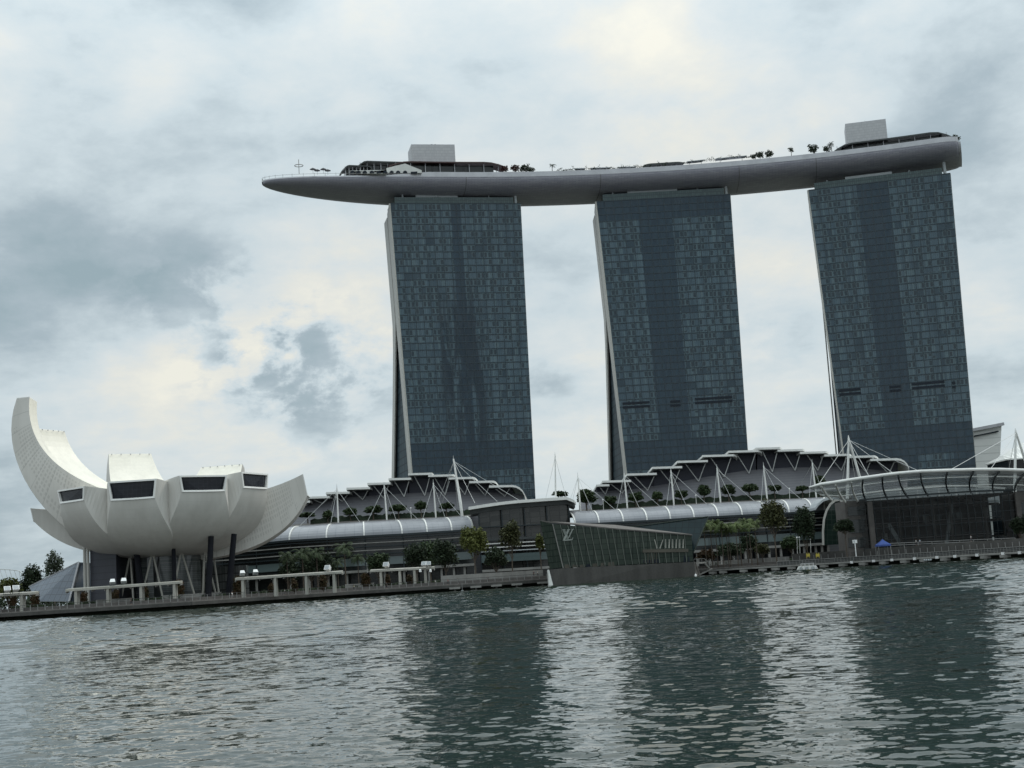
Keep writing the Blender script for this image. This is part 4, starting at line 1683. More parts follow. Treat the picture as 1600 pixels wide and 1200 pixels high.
for zz_, m_ in ((22.2, 'frame'), (17.5, 'roofdk'), (16.0, 'whitesat'), (14.6, 'whitesat'), (13.2, 'plant'), (10.6, 'paleglass'), (6.2, 'concrete')):
    mb = MB()
    for p, q in zip(L2[:-1], L2[1:]):
        mb.bar(Vector((p.x, p.y - 1.0, zz_)), Vector((q.x, q.y - 1.0, zz_)), 2.0, 2.8 if m_ == 'paleglass' else .9 if m_ in ('roofdk', 'concrete') else .35)
    mb.build('glass_band' if m_ == 'paleglass' else 'balcony' if m_ in ('roofdk', 'concrete') else 'louvre', MT[m_], g)

# ------------------------------------------------------------------ masts with stays
MG = 'white stayed masts along the arcades'


def mast(label, top, bot, Y, stays, r0=.34, r1=.22, grp=MG):
    B, T = at(bot[0], bot[1], Y), at(top[0], top[1], Y)
    m_ = thing('cable_mast', label, 'mast', B, grp)
    mb = MB()
    mb.tube([B + Vector((0, 0, -1.5)), B * .75 + T * .25, T], [r0 * .8, r0, r1], 10)
    mb.build('pole', MT['white'], m_)
    mb = MB()
    mb.tube([T, T + Vector((0, 0, 1.4))], [.14, .05], 6)
    mb.build('tip', MT['cable'], m_)
    for (x_, y_, Ys) in stays:
        mb = MB()
        mb.tube([T + (B - T) * .04, at(x_, y_, Ys)], .065, 5)
        mb.build('stay', MT['cable'], m_)
    return m_


mast('white mast left of the first trees, first from the museum on the near arcade', (526.3, 762), (528.7, 817), 528, [(467, 823, 522), (516.5, 820, 522), (563, 816.8, 522), (510, 819, 536)])
mast('white mast between the domed tree and the flat-topped tree, second from the museum', (600.2, 758), (604.6, 812.5), 528, [(574, 815.5, 522), (619.5, 814, 522), (653, 811.5, 522), (612, 811, 536)])
mast('white mast just left of the tall tapered mast above the near arcade', (677, 754.5), (681.2, 809), 528, [(660, 812, 522), (696, 810, 522), (722, 808, 522), (687, 807, 536)])
mast('tallest plain mast above the near arcade, leaning, with stays to the flat roof', (708.5, 717), (722.7, 806.5), 526, [(742, 786, 506), (777, 783.5, 508), (812, 782, 510), (690, 790, 540), (676, 806, 536), (716, 806, 536)], .62, .3)
mast('slim lone mast rising from the flat white roof against the sky', (867.3, 712), (868.2, 779), 515, [(885, 779, 516), (852, 782, 514)], .34, .22)
mast('short mast beside the far round tree at the right end of the flat white roof', (902.8, 744), (907, 797.5), 528, [(884, 800, 524), (926, 799.5, 524), (962, 797, 524), (893, 789, 530)])
mast('mast at the far left step of the longer hall, below the middle tower corner', (975, 740), (980.3, 792.5), 528, [(963.5, 797, 524), (999.5, 795, 524), (1032, 792, 524), (970, 792, 540)])
mast('mast below the middle tower, right of the clipped tree under its left half', (1048.2, 735), (1053, 788.5), 528, [(1041.5, 790.5, 524), (1072.5, 790.5, 524), (1105, 788, 524), (1064, 787, 540)])
mast('mast right of the tall cone-shaped terrace tree, below the middle tower edge', (1120.2, 731), (1126, 785), 528, [(1115.5, 787, 524), (1146, 786.3, 524), (1180, 784, 524), (1137, 783, 540)])
mast('mast behind the tall olive tree, right of the middle tower', (1193, 727.5), (1198.5, 777), 528, [(1189.5, 783, 524), (1215, 770, 524), (1251, 779.5, 524), (1206, 769, 540)])
mast('mast at the left tip of the glass canopy', (1269, 723), (1275.5, 776.5), 528, [(1251, 757, 540), (1264.5, 777, 524), (1288, 775.5, 524), (1281, 750, 540)])
# A-frame masts of the event canopy
for lb, top, l1, l2, Y, st in (('big white A-frame mast standing behind the left part of the glass canopy', (1326, 685), (1323.5, 776), (1352.5, 775), 520,
                                [(1281, 754, 425), (1357, 742.5, 424), (1394, 738.3, 424), (1434, 735, 424), (1313, 772, 530), (1340, 770, 530)]),
                               ('white A-frame mast in front of the tent-roofed building', (1587, 674), (1585, 767), (1606, 730), 520, [(1487, 733, 424), (1545, 737, 440), (1575, 740, 530)])):
    T, A, B = at(*top, Y), at(*l1, Y), at(*l2, Y + 4)
    m_ = thing('frame_mast', lb, 'mast', A, 'A-frame masts of the glass canopy')
    for Q_ in (A, B):
        mb = MB()
        mb.tube([Q_ - Vector((0, 0, 1)), T], [.62, .34], 10)
        mb.build('leg', MT['white'], m_)
    mb = MB()
    mb.tube([T - Vector((0, 0, .5)), T + Vector((0, 0, 1.2))], [.4, .12], 8)
    mb.build('tip', MT['white'], m_)
    for x_, y_, Ys in st:
        mb = MB()
        mb.tube([T - Vector((0, 0, .6)), at(x_, y_, Ys)], .09, 5)
        mb.build('stay', MT['cable'], m_)

# ------------------------------------------------------------------ event plaza: sweeping glass canopy over a dark glazed front
YF = 424
g = thing('glass_canopy', 'sweeping louvred glass canopy with a white leading edge', 'canopy', at(1450, 760, YF + 10))
FR = [(1264, 762), (1283, 757), (1305, 754), (1330, 750), (1348, 747.3), (1379, 743), (1403, 740), (1438, 737), (1480, 735.5), (1521, 734.2), (1561, 734), (1605, 735.5), (1650, 738.5)]
BK = [(1290, 776), (1300, 779), (1321, 782), (1340, 781), (1353, 779.5), (1386, 776), (1418, 774), (1450, 771.8), (1483, 768.3), (1517, 767.2), (1552, 765.1), (1585, 765), (1625, 766)]
fr = [at(x_, y_, YF) for x_, y_ in FR]
bk = [at(x_, y_, YF + 24) for x_, y_ in BK]
NS = 8


def cprof(i, k_, off=0.0):
    f = k_ / NS
    h, v = math.sin(f * math.pi / 2), 1 - math.cos(f * math.pi / 2)
    p, q = fr[i], bk[i]
    return Vector((p.x + (q.x - p.x) * f, p.y + (q.y - p.y) * (.5 * f + .5 * h), p.z + (q.z - p.z) * (.35 * f + .65 * v) + off))


mb = MB()
mb.shell([[cprof(i, k_) for k_ in range(NS + 1)] for i in range(len(fr))][::-1], (0, 0, -.18))
mb.build('glazing', MT['canopy'], g)
for i in range(1, len(fr)):
    mb = MB()
    for k_ in range(NS):
        mb.bar(cprof(i, k_, -.55), cprof(i, k_ + 1, -.55), .45, .7)
    mb.build('rib', MT['frame'] if i > 3 else MT['white'], g)
mb = MB()
mb.tube([p + Vector((0, -.3, .1)) for p in fr], [.2] + [.48] * (len(fr) - 1), 8)
mb.build('leading_edge', MT['white'], g)
mb = MB()
for f in (.3, .55):
    k1 = [cprof(i, 0).lerp(cprof(i, NS), f) for i in range(len(fr))]
for i in range(len(fr)):
    pass
mb.tube([cprof(i, 3, -.2) for i in range(len(fr))], .14, 6)
mb.tube([cprof(i, 6, -.2) for i in range(len(fr))], .14, 6)
mb.build('purlin', MT['white'], g)

YG = 446
g = thing('plaza_building', 'dark glazed plaza building with stone piers under the glass canopy', 'building', at(1470, 850, YG))
wt = [(1342, 781.5), (1386, 777), (1450, 772.5), (1517, 768), (1586, 765.5)]
T_ = [at(x_, y_, YG) for x_, y_ in wt]
mb = MB()
for a_, b_ in zip(T_[:-1], T_[1:]):
    k0 = T_.index(a_) / 4
    mb.quad(Vector((a_.x, YG, DECK)), Vector((b_.x, YG, DECK)), b_, a_, 0, [(k0, 0), (k0 + .25, 0), (k0 + .25, 1), (k0, 1)])
ob = mb.build('glazing', MT['clear'], g)
bm_merge(ob)
x0_, x1_, zt_ = T_[0].x, T_[-1].x, min(p.z for p in T_)
# frame of the glazing
for i in range(1, 22):
    f = i / 22
    x_ = x0_ + (x1_ - x0_) * f
    mb = MB()
    mb.bar((x_, YG - .12, DECK), (x_, YG - .12, zt_), .16, .22, 0, (0, 1, 0))
    mb.build('mullion', MT['frame'], g)
for i in range(1, 6):
    z_ = DECK + (zt_ - DECK) * i / 6
    mb = MB()
    mb.bar((x0_, YG - .1, z_), (x1_, YG - .1, z_), .16, .14)
    mb.build('transom', MT['frame'], g)
# the hall behind it: back wall, floors, columns, stairs, a few shop fronts
mb = MB()
mb.box(((x0_ + x1_) / 2, YG + 27, (DECK + zt_) / 2), (x1_ - x0_, 1, zt_ - DECK))
mb.build('back_wall', MT['inwall'], g)
mb = MB()
mb.box(((x0_ + x1_) / 2, YG + 14, zt_ - .6), (x1_ - x0_ - .2, 25, .5))
mb.build('ceiling', MT['inwall'], g)
for z_, yy in ((7.2, 13), (12.6, 16), (18.0, 19)):
    mb = MB()
    mb.box(((x0_ + x1_) / 2, YG + yy + 5, z_), (x1_ - x0_ - .4, 16, .6))
    mb.build('floor', MT['stone'], g)
    mb = MB()
    mb.bar((x0_ + .4, YG + yy - 3.1, z_ + .9), (x1_ - .4, YG + yy - 3.1, z_ + .9), .1, .2)
    mb.build('balustrade', MT['rail'], g)
rnd = random.Random(3)
for i in range(9):
    x_ = x0_ + (x1_ - x0_) * (i + .5) / 9
    mb = MB()
    mb.tube([(x_, YG + 6, DECK), (x_, YG + 6, zt_ - .8)], .38, 10)
    mb.build('column', MT['stone'], g)
for i in range(16):
    x_ = x0_ + 1.5 + (x1_ - x0_ - 3) * rnd.random()
    z_ = rnd.choice((DECK + 1.7, 9.2, 14.6, 19.6))
    w_, h_ = rnd.uniform(1.0, 3.2), rnd.uniform(1.6, 2.8)
    mb = MB()
    mb.box((x_, YG + 24 - rnd.random() * 4, z_), (w_, .3, h_))
    mb.build('shop_front', MT[rnd.choice(('whitesat', 'lvin', 'plant', 'paleglass'))], g)
for xa_, xb_, za_, zb_ in ((.56, .64, 3.2, 17.6), (.30, .22, 3.2, 12.4)):
    mb = MB()
    A, B = Vector((x0_ + (x1_ - x0_) * xa_, YG + 7, za_)), Vector((x0_ + (x1_ - x0_) * xb_, YG + 9, zb_))
    mb.bar(A, B, 1.4, .5)
    mb.bar(A + Vector((0, -.6, .8)), B + Vector((0, -.6, .8)), .2, .9)
    mb.build('escalator', MT['plant'], g)
mb = MB()
for a_, b_ in zip(T_[:-1], T_[1:]):
    mb.bar(a_ + Vector((0, -.4, 0)), b_ + Vector((0, -.4, 0)), .8, .5)
mb.build('eave', MT['frame'], g)
for x_, y_, wd in ((1358, 781, 1.6), (1588, 765.5, 1.5)):
    p = at(x_, y_, YG - .8)
    mb = MB()
    mb.box((p.x, p.y, (p.z + DECK) / 2 - .3), (wd, 1.2, p.z - DECK - .6))
    mb.build('pier', MT['stone'], g)
# masonry block at the left end of the front
xa, xb = at(1321, 800, YG + 2), at(1353, 800, YG + 2)
zt_ = at(1335, 782, YG + 2).z
mb = MB()
mb.box(((xa.x + xb.x) / 2, YG + 9, (DECK + zt_) / 2), (xb.x - xa.x, 14, zt_ - DECK))
mb.build('wall', MT['stone'], g)
for (x0, x1, y0, y1) in ((1325, 1352, 792, 806), (1328, 1352, 812, 833), (1326, 1338, 840, 856), (1341, 1353, 840, 856)):
    A, B, C_, D = at(x0, y1, YG + 1.8), at(x1, y1 - 1, YG + 1.8), at(x1, y0 - 1, YG + 1.8), at(x0, y0, YG + 1.8)
    mb = MB()
    mb.prism([A, B, C_, D], (0, .15, 0))
    mb.build('window', MT['shopglass'], g)
# right return beyond the end pier
xa, xb = at(1591, 800, YG + 1), at(1660, 800, YG + 1)
zt_ = at(1600, 768, YG + 1).z
mb = MB()
mb.box(((xa.x + xb.x) / 2, YG + 8, (DECK + zt_) / 2), (xb.x - xa.x, 14, zt_ - DECK))
mb.build('wall', MT['stone'], g)
for (y0, y1) in ((785, 820), (828, 838)):
    A, B = at(1592, y1, YG + .8), at(1640, y1 - 2, YG + .8)
    C_, D = at(1640, y0 - 2, YG + .8), at(1592, y0, YG + .8)
    mb = MB()
    mb.prism([A, B, C_, D], (0, .15, 0))
    mb.build('window', MT['shopglass'], g)
# pale inner gallery behind the canopy
mb = MB()
L_ = [at(x_, y_, YG + 32) for x_, y_ in ((1345, 772), (1400, 764), (1460, 759), (1520, 759.5), (1570, 763))]
for a_, b_ in zip(L_[:-1], L_[1:]):
    mb.bar(a_, b_, 1.0, .6)
for a_, b_ in zip(L_[:-1], L_[1:]):
    for f in (.1, .55):
        p = a_.lerp(b_, f)
        mb.bar(p, p - Vector((0, 0, 4)), .3, .3)
mb.build('gallery', MT['whitesat'], g)
mb = MB()
mb.prism([L_[0] - Vector((0, -2, 5)), L_[-1] - Vector((0, -2, 5)), L_[-1] + Vector((0, 2, -.5)), L_[3] + Vector((0, 2, -.5)), L_[2] + Vector((0, 2, -.5)), L_[1] + Vector((0, 2, -.5)), L_[0] + Vector((0, 2, -.5))], (0, 4, 0))
mb.build('gallery_wall', MT['plant'], g)

# slatted building behind the right tower, and the tent-roofed one at the frame edge
Ys = 745
g = thing('slatted_building', 'pale slatted building with a slanting roof right of the last tower', 'building', at(1540, 740, Ys))
A, B, C_, D = at(1500, 760, Ys), at(1556.5, 752, Ys), at(1565, 664, Ys), at(1500, 677, Ys)
for p in (A, B):
    p.z = DECK
B.x = at(1551, 735, Ys).x - 3.0
mb = MB()
mb.prism([A, B, C_, D], (4, 40, 0))
mb.build('wall', MT['slat'], g)
mb = MB()
mb.bar(D + Vector((0, -1, .4)), C_ + Vector((.6, -1, .4)), 3, 1.6)
mb.build('roof_edge', MT['fascia'], g)
mb = MB()
mb.bar(D + Vector((0, -.9, -3.2)), C_ + Vector((-2.5, -.9, -3.4)), 1, .7)
mb.build('cornice', MT['louvre'], g)
Yt_ = 560
g = thing('tent_building', 'dark building under a white tent roof at the right edge of the view', 'building', at(1610, 735, Yt_))
mb = MB()
A, B = at(1577, 760, Yt_), at(1660, 756, Yt_)
C_, D = at(1660, 712, Yt_), at(1574.5, 717, Yt_)
A.z = B.z = DECK
mb.prism([A, B, C_, D], (0, 25, 0))
mb.build('wall', MT['dkglass'], g)
mb = MB()
E0, E1, AP = at(1573, 717, Yt_ - 2), at(1665, 711, Yt_ - 2), at(1618, 690, Yt_ + 10)
E0b, E1b = E0 + Vector((0, 26, 0)), E1 + Vector((0, 26, 0))
rows = []
for i in range(9):
    f = i / 8
    hx = 1 - abs(2 * f - 1)
    lift = (AP.z - E0.z) * hx ** .8
    rows.append([E0.lerp(E1, f), E0.lerp(E1, f) + Vector((0, 13, lift)), E0b.lerp(E1b, f)])
mb.shell(rows[::-1], (0, 0, -.5))
mb.build('roof', MT['white'], g)


# ================================================================== GLASS ISLAND PAVILION
g = thing('island_pavilion', 'faceted green glass pavilion on a stone base standing in the water', 'pavilion', at(960, 900, 436) * Vector((1, 1, 0)))
YL = lambda px: 424 + (px - 859) * .055
a_ = at(859, 889.5, YL(859) + .8)
b_ = at(880, 887.5, YL(880) - 1.5)
c_ = at(1083, 877.5, YL(1083))
TLc = at(843.5, 813.5, YL(859) + 1.0)
TLr = at(863.6, 819, YL(880) - 3.5)
TRc = at(1080.6, 836, YL(1083) - 1.0)
mb = MB()
mb.prism([a_, b_, TLr, TLc], (.6, 4, 0))
mb.build('side_glazing', MT['lvglass'], g)
mb = MB()
nx = 6
mb.prism([b_ + Vector((.15, 0, 0)), c_, TRc, TLr + Vector((.15, 0, 0))], (0, .35, 0))
ob = mb.build('front_glazing', MT['lvglass'], g)
# dim interior seen as the body behind the glass
mb = MB()
mb.prism([b_ + Vector((.6, .8, 0)), c_ + Vector((-.4, .8, 0)), TRc + Vector((-.4, .8, -.3)), TLr + Vector((.6, .8, -.3))], (0, 14, 0))
mb.build('interior', MT['lvin'], g)
# mullions standing proud of the front
for k_ in range(1, 19):
    f = k_ / 19
    A, B = b_.lerp(c_, f), TLr.lerp(TRc, f)
    lean = .0
    mb = MB()
    mb.bar(A + Vector((0, -.18, 0)), B + Vector((0, -.18, 0)), .24, .2, 0, (0, 1, 0))
    mb.build('mullion', MT['mull'], g)
mb = MB()
mb.bar(b_ + Vector((0, -.2, 0)), TLr + Vector((0, -.2, 0)), .3, .3, 0, (0, 1, 0))
mb.build('corner_post', MT['concrete'], g)
# tilted roof plane behind the front edge
R1, R2 = at(1024, 828, YL(1000) + 26), at(878, 812.5, YL(880) + 24)
mb = MB()
mb.shell([[TLc + Vector((.4, 8, .2)), at(960, 820, YL(960) + 20), TRc + Vector((.5, 7, .2))], [TLc + Vector((0, 0, .1)), TLr.lerp(TRc, .42) + Vector((0, -.3, .25)), TRc + Vector((.2, -.4, .2))]], (0, 0, -.35))
mb.build('roof', MT['stone'], g)
# dark second crystal at the right, leaning out over the water
q1, q2, q3 = at(968, 826, 452), at(1106.5, 807.5, 446), at(1083.5, 863, 442)
q4, q5 = at(1083, 878.5, 443), at(968, 878, 452)
mb = MB()
mb.prism([q5, q4, q3, q2, q1], (-2, 14, 0))
mb.build('rear_glazing', MT['lvglassd'], g)
mb = MB()
mb.bar(q1 + Vector((0, -.2, .1)), q2 + Vector((0, -.2, .1)), .3, .3)
mb.bar(q2 + Vector((0, -.2, 0)), q3 + Vector((0, -.2, 0)), .28, .28)
mb.build('rear_edge', MT['lvglass'], g)
# white slats behind the open upper bay, dark slots below
def fpt(px, py, dy=-.12):
    p0, nn = b_, (c_ - b_).cross(TLr - b_).normalized()
    q = on_plane(px, py, p0, nn)
    return q + Vector((0, dy, 0))


for i, px in enumerate((1039.5, 1045, 1050.5, 1056, 1061.5, 1067)):
    mb = MB()
    mb.bar(fpt(px, 856.5), fpt(px - .4, 842.5), .62, .12, 0, (0, 1, 0))
    mb.build('slat', MT['perg'], g)
for (xa, ya, xb, yb) in ((1022, 843, 1026, 857), (1035, 843, 1030.5, 857)):
    mb = MB()
    mb.bar(fpt(xb, yb), fpt(xa, ya), .55, .12, 0, (0, 1, 0))
    mb.build('slat', MT['perg'], g)
mb = MB()
mb.prism([fpt(1008, 857, -.05), fpt(1073, 856, -.05), fpt(1074, 841, -.05), fpt(1010, 840, -.05)], (0, .04, 0))
mb.build('open_bay', MT['louvre'], g)
mb = MB()
mb.prism([fpt(1005, 880, -.05), fpt(1029, 879.5, -.05), fpt(1030, 864, -.05), fpt(1006, 863, -.05)], (0, .04, 0))
mb.build('open_bay', MT['louvre'], g)
for px in (1008, 1012.5, 1017, 1021, 1025.5):
    mb = MB()
    mb.bar(fpt(px, 879.8, -.1), fpt(px, 864, -.1), .28, .08, 0, (0, 1, 0))
    mb.build('slat', MT['lvin'], g)
mb = MB()
mb.bar(fpt(1004, 861, -.2), fpt(1075, 860, -.2), .5, 1.0)
mb.build('floor_edge', MT['lvin'], g)
# figures and displays dimly behind the lower panes
for px, w_, h_, m_ in ((919, 6, 14, 'louvre'), (930, 9, 8, 'lvin'), (942, 7, 9, 'lvin'), (944, 4, 14, 'concrete'), (886, 8, 6, 'lvin'), (899, 9, 6, 'lvin'), (910, 8, 7, 'lvin'), (955, 10, 7, 'lvin'), (1070, 4, 12, 'louvre'), (1076, 3, 9, 'louvre')):
    py = 888.5 - (px - 870) * .046
    mb = MB()
    mb.prism([fpt(px - w_ / 2, py, -.06), fpt(px + w_ / 2, py - .3, -.06), fpt(px + w_ / 2 - .6, py - h_, -.06), fpt(px - w_ / 2 + .6, py - h_, -.06)], (0, .04, 0))
    mb.build('display', MT[m_], g)
# the monogram on the corner panes: a slanted L with a V set across it
LOGO = [((880.5, 827.5), (887.2, 842), .78), ((894.6, 827), (887.5, 842), .34),        # V
        ((888.2, 827.6), (881.2, 844.2), .62), ((881.2, 844.3), (894, 843.2), .38)]     # L
SER = [((878.6, 827.6), (883.4, 827.4)), ((892.4, 827.1), (896.6, 826.8)), ((886, 827.7), (890.6, 827.4)), ((894, 843.4), (895.2, 839.8)), ((879.2, 844.4), (882.8, 844.2))]
mb = MB()
for p_, q_, w_ in LOGO:
    mb.bar(fpt(*p_, -.35), fpt(*q_, -.35), w_, .1, 0, (0, 1, 0))
for p_, q_ in SER:
    mb.bar(fpt(*p_, -.35), fpt(*q_, -.35), .22, .1, 0, (0, 1, 0))
mb.build('monogram', MT['mono'], g)
# stone base with slanting ends
w1, w2, w3, w4 = on_z(865.5, 914.5, .05), on_z(886, 913, .05), on_z(1026, 904, .05), on_z(1088, 900.2, .05)
w1, w2, w3, w4 = [at(x_, y_, YL(x_) - d_) for x_, y_, d_ in ((865.5, 915.6, .5), (886.5, 914.2, 2.2), (1027, 904.5, .6), (1088, 900.6, -.2))]
for p in (w1, w2, w3, w4):
    p.z = -.6
d3 = b_.lerp(c_, .71)
mb = MB()
tp = [a_ + Vector((-.1, -.1, -.12)), b_ + Vector((-.1, -.4, -.12)), d3 + Vector((0, -.5, -.12)), c_ + Vector((.3, -.2, -.12))]
mb.loft([[w1, w2, w3, w4, w4 + Vector((4, 18, 0)), w1 + Vector((2, 22, 0))], tp + [c_ + Vector((3, 17, -.12)), a_ + Vector((1, 20, -.12))]])
mb.build('base', MT['darkconc'], g)
mb = MB()
z1 = a_ + Vector((-.5, -.2, -.1))
mb.prism([w1 + Vector((-1.4, .2, 0)), w1 + Vector((-.08, -.1, 0)), z1 + Vector((.3, 0, 0)), z1], (-.3, 3, 0))
mb.build('base_edge', MT['white'], g)

# gangway stair at the pavilion's right end
g = thing('gangway', 'stone gangway stair from the pavilion base down to the jetty', 'stair', at(1100, 890, 450) * Vector((1, 1, 0)))
A, B, C2 = at(1084, 880, 446), at(1100, 879, 450), at(1108, 885, 450)
mb = MB()
mb.bar(A, B, 2.0, .5)
mb.bar(B, C2 + Vector((0, 0, -.6)), 2.0, .5)
mb.build('landing', MT['concrete'], g)
for a2, b2 in ((A, B), (B, C2)):
    mb = MB()
    mb.bar(a2 + Vector((0, -1, 1.3)), b2 + Vector((0, -1, 1.3)), .14, .14)
    for i in range(5):
        p = a2.lerp(b2, i / 4) + Vector((0, -1, 0))
        mb.bar(p, p + Vector((0, 0, 1.3)), .1, .1)
    mb.build('railing', MT['rail'], g)
mb = MB()
D_ = at(1090, 899, 450)
D_.z = .2
mb.bar(D_, C2 + Vector((1, 0, -.8)), 1.6, .4)
mb.build('ramp', MT['concrete'], g)

# ================================================================== WATERFRONT FURNITURE
# railing of the boardwalk, in two runs
def edge_at(px, z, back):
    p = shore_pt(px, z, back)
    return p


def railing(label, px0, px1, back, zb, h, every, m):
    r = thing('promenade_railing', label, 'railing', edge_at((px0 + px1) / 2, zb, back))
    n = int((px1 - px0) / every)
    P_ = [edge_at(px0 + (px1 - px0) * i / n, zb, back) for i in range(n + 1)]
    mb = MB()
    for a2, b2 in zip(P_[:-1], P_[1:]):
        for zz2 in (h, h * .66, h * .33):
            mb.bar(a2 + Vector((0, 0, zz2)), b2 + Vector((0, 0, zz2)), .07 if zz2 < h else .13, .07 if zz2 < h else .12)
    mb.build('rails', MT['raildk'], r)
    for p in P_:
        mb = MB()
        mb.bar(p, p + Vector((0, 0, h)), .16, .16)
        mb.build('post', MT['rail'], r)
    return r


railing('long steel railing along the boardwalk left of the glass pavilion', -10, 855, .5, DECK, 1.5, 11.5, 'rail')
railing('long steel railing along the boardwalk right of the glass pavilion', 1118, 1640, 9.8, DECK + .85, 1.4, 11, 'rail')
# low walls and planting strips on the promenade
for (x0, x1, back, h, m_, lb) in ((150, 205, 15, 1.0, 'concrete', 'low concrete seat wall before the dark slab wall of the museum'),
                                  (255, 345, 20, 1.1, 'concrete', 'low concrete seat wall below the white museum struts'),
                                  (540, 585, 17, 1.2, 'concrete', 'low concrete seat wall between the two right pergolas'),
                                  (690, 850, 10, 2.0, 'concrete', 'long raised concrete ledge left of the glass pavilion'),
                                  (1112, 1235, 16, 1.4, 'concrete', 'concrete ledge under the row of slender palms'),
                                  (1240, 1600, 13, 2.2, 'darkconc', 'long dark raised ledge before the plaza building')):
    n = max(2, int((x1 - x0) / 20))
    P_ = [edge_at(x0 + (x1 - x0) * i / n, 0, back) for i in range(n + 1)]
    mb = MB()
    base = DECK + .85 if back > 9.2 else DECK
    mb.shell([[p + Vector((0, 1.4, base + h)) for p in P_], [p + Vector((0, 0, base + h)) for p in P_], [p + Vector((0, 0, base)) for p in P_]], (0, .3, -.12))
    tag(mb.build('ledge_wall', MT[m_], None, P_[n // 2] + Vector((0, 0, base))), lb, 'wall')

# piles below the boardwalk
for i, (px, lb) in enumerate(((711, 'pile cap under the boardwalk, farthest left of those by the pavilion'), (744, 'pile cap under the boardwalk, second left of the pavilion'), (776, 'pile cap under the boardwalk, third, near the thin water gauge'),
                              (808, 'pile cap under the boardwalk, fourth towards the pavilion'), (848, 'pile cap under the boardwalk beside the white base edge'))):
    p = edge_at(px, 0, -.2)
    r = thing('pile', lb, 'pile', p, 'concrete piles under the boardwalk')
    mb = MB()
    mb.tube([p + Vector((0, 0, -2)), p + Vector((0, 0, .9))], .4, 10)
    mb.build('shaft', MT['darkconc'], r)
    mb = MB()
    mb.box((p.x, p.y, 1.05), (3.4, 1.6, .6))
    mb.build('cap', MT['concrete'], r)


# pergolas with floodlights
def pergola(label, a, b, posts, Y, back=3.2, second=True):
    A, B = at(a[0], a[1], Y), at(b[0], b[1], Y + (b[0] - a[0]) * .06)
    r = thing('pergola', label, 'pergola', Vector(((A.x + B.x) / 2, Y, DECK)), 'pale flat pergolas on the promenade')
    mb = MB()
    up = Vector((0, back, .25))
    mb.shell([[A + up, A.lerp(B, .5) + up, B + up], [A, A.lerp(B, .5), B]], (0, 0, -.62))
    mb.build('roof', MT['perg'], r)
    mb = MB()
    for f in [i / 9 for i in range(10)]:
        c = A.lerp(B, f)
        mb.bar(c + Vector((0, .4, -.9)), c + Vector((0, back - .4, -.7)), .25, .4)
    mb.build('joists', MT['concrete'], r)
    for px in posts:
        f = (px - a[0]) / (b[0] - a[0])
        c = A.lerp(B, f)
        for dy in ((.5, back - .5) if second else (.5,)):
            mb = MB()
            mb.bar(Vector((c.x, c.y + dy, DECK - .3)), Vector((c.x, c.y + dy, c.z - .55)), .72, .6, 0, (0, 1, 0))
            mb.build('post', MT['perg'], r)
    return r


pergola('pale pergola cut off by the left edge of the view', (-34, 930.5), (55, 925), (-20, 32), 372)
pergola('pale pergola before the dark slab wall and columns of the museum', (102, 921), (281, 908.5), (117, 166, 218, 271), 380)
pergola('pale pergola under the palms right of the museum, three front posts wide apart', (367, 903.5), (534, 892.5), (378, 428, 476.5, 520.5), 396)
pergola('short pale pergola nearest the yellow green tree, with lamps hung below it', (578, 891), (678, 886), (594, 623.5, 646.5, 663.5), 436)


def floodlight(label, px, py, Y, sx, tilt, rz):
    p = at(px, py, Y)
    r = thing('floodlight', label, 'floodlight', p, 'white floodlights on the pergola roofs')
    R_ = Matrix.Rotation(rad(rz), 4, 'Z') @ Matrix.Rotation(rad(tilt), 4, 'X')
    mb = MB()
    w_, d_, h_ = sx, sx * .75, sx * .8
    cor = [(-w_ / 2, -d_ / 2, -h_ / 2), (w_ / 2, -d_ / 2, -h_ / 2), (w_ / 2, -d_ / 2, h_ / 2), (-w_ / 2, -d_ / 2, h_ / 2),
           (-w_ * .36, d_ / 2, -h_ * .36), (w_ * .36, d_ / 2, -h_ * .36), (w_ * .36, d_ / 2, h_ * .36), (-w_ * .36, d_ / 2, h_ * .36)]
    mb.hexa([p + (R_ @ Vector(c)) for c in cor])
    mb.build('housing', MT['lampw'], r)
    mb = MB()
    l_ = [(-w_ * .4, -d_ / 2 - .04, -h_ * .4), (w_ * .4, -d_ / 2 - .04, -h_ * .4), (w_ * .4, -d_ / 2 - .04, h_ * .4), (-w_ * .4, -d_ / 2 - .04, h_ * .4)]
    mb.prism([p + (R_ @ Vector(c)) for c in l_], R_ @ Vector((0, .03, 0)))
    mb.build('lens', MT['plant'], r)
    mb = MB()
    for s in (-1, 1):
        q = p + Vector((s * w_ * .52, 0, 0))
        mb.bar(q, q + Vector((0, 0, -h_ * .9)), .1, .12)
    mb.bar(p + Vector((-w_ * .52, 0, -h_ * .9)), p + Vector((w_ * .52, 0, -h_ * .9)), .12, .1)
    mb.build('bracket', MT['frame'], r)


floodlight('white tilted floodlight on the left-edge pergola, the left of its two', 11, 921.5, 374, 1.75, -38, 30)
floodlight('white tilted floodlight on the left-edge pergola, right of its pair', 24.5, 920, 374, 1.75, -38, 30)
floodlight('white floodlight on the pergola before the slab wall, left of the pair', 176, 908.5, 383, 1.55, 55, 12)
floodlight('white floodlight on the pergola before the slab wall, right of the pair', 193.5, 907, 383, 1.55, 55, 12)
floodlight('white floodlight at the left end of the pergola under the palms', 378.5, 895, 398, 1.5, 50, 20)
floodlight('white floodlight second from the left end of the pergola under the palms', 399, 893.5, 398, 1.5, 50, 20)
floodlight('white tilted floodlight near the right end of the pergola under the palms', 512.5, 888, 406, 1.8, -30, -25)
floodlight('white tilted floodlight alone in the middle of the short pergola', 604, 883, 438, 1.85, -30, -20)
floodlight('white floodlight at the right end of the short pergola, left of a touching pair', 663, 881.5, 440, 1.6, -30, -18)
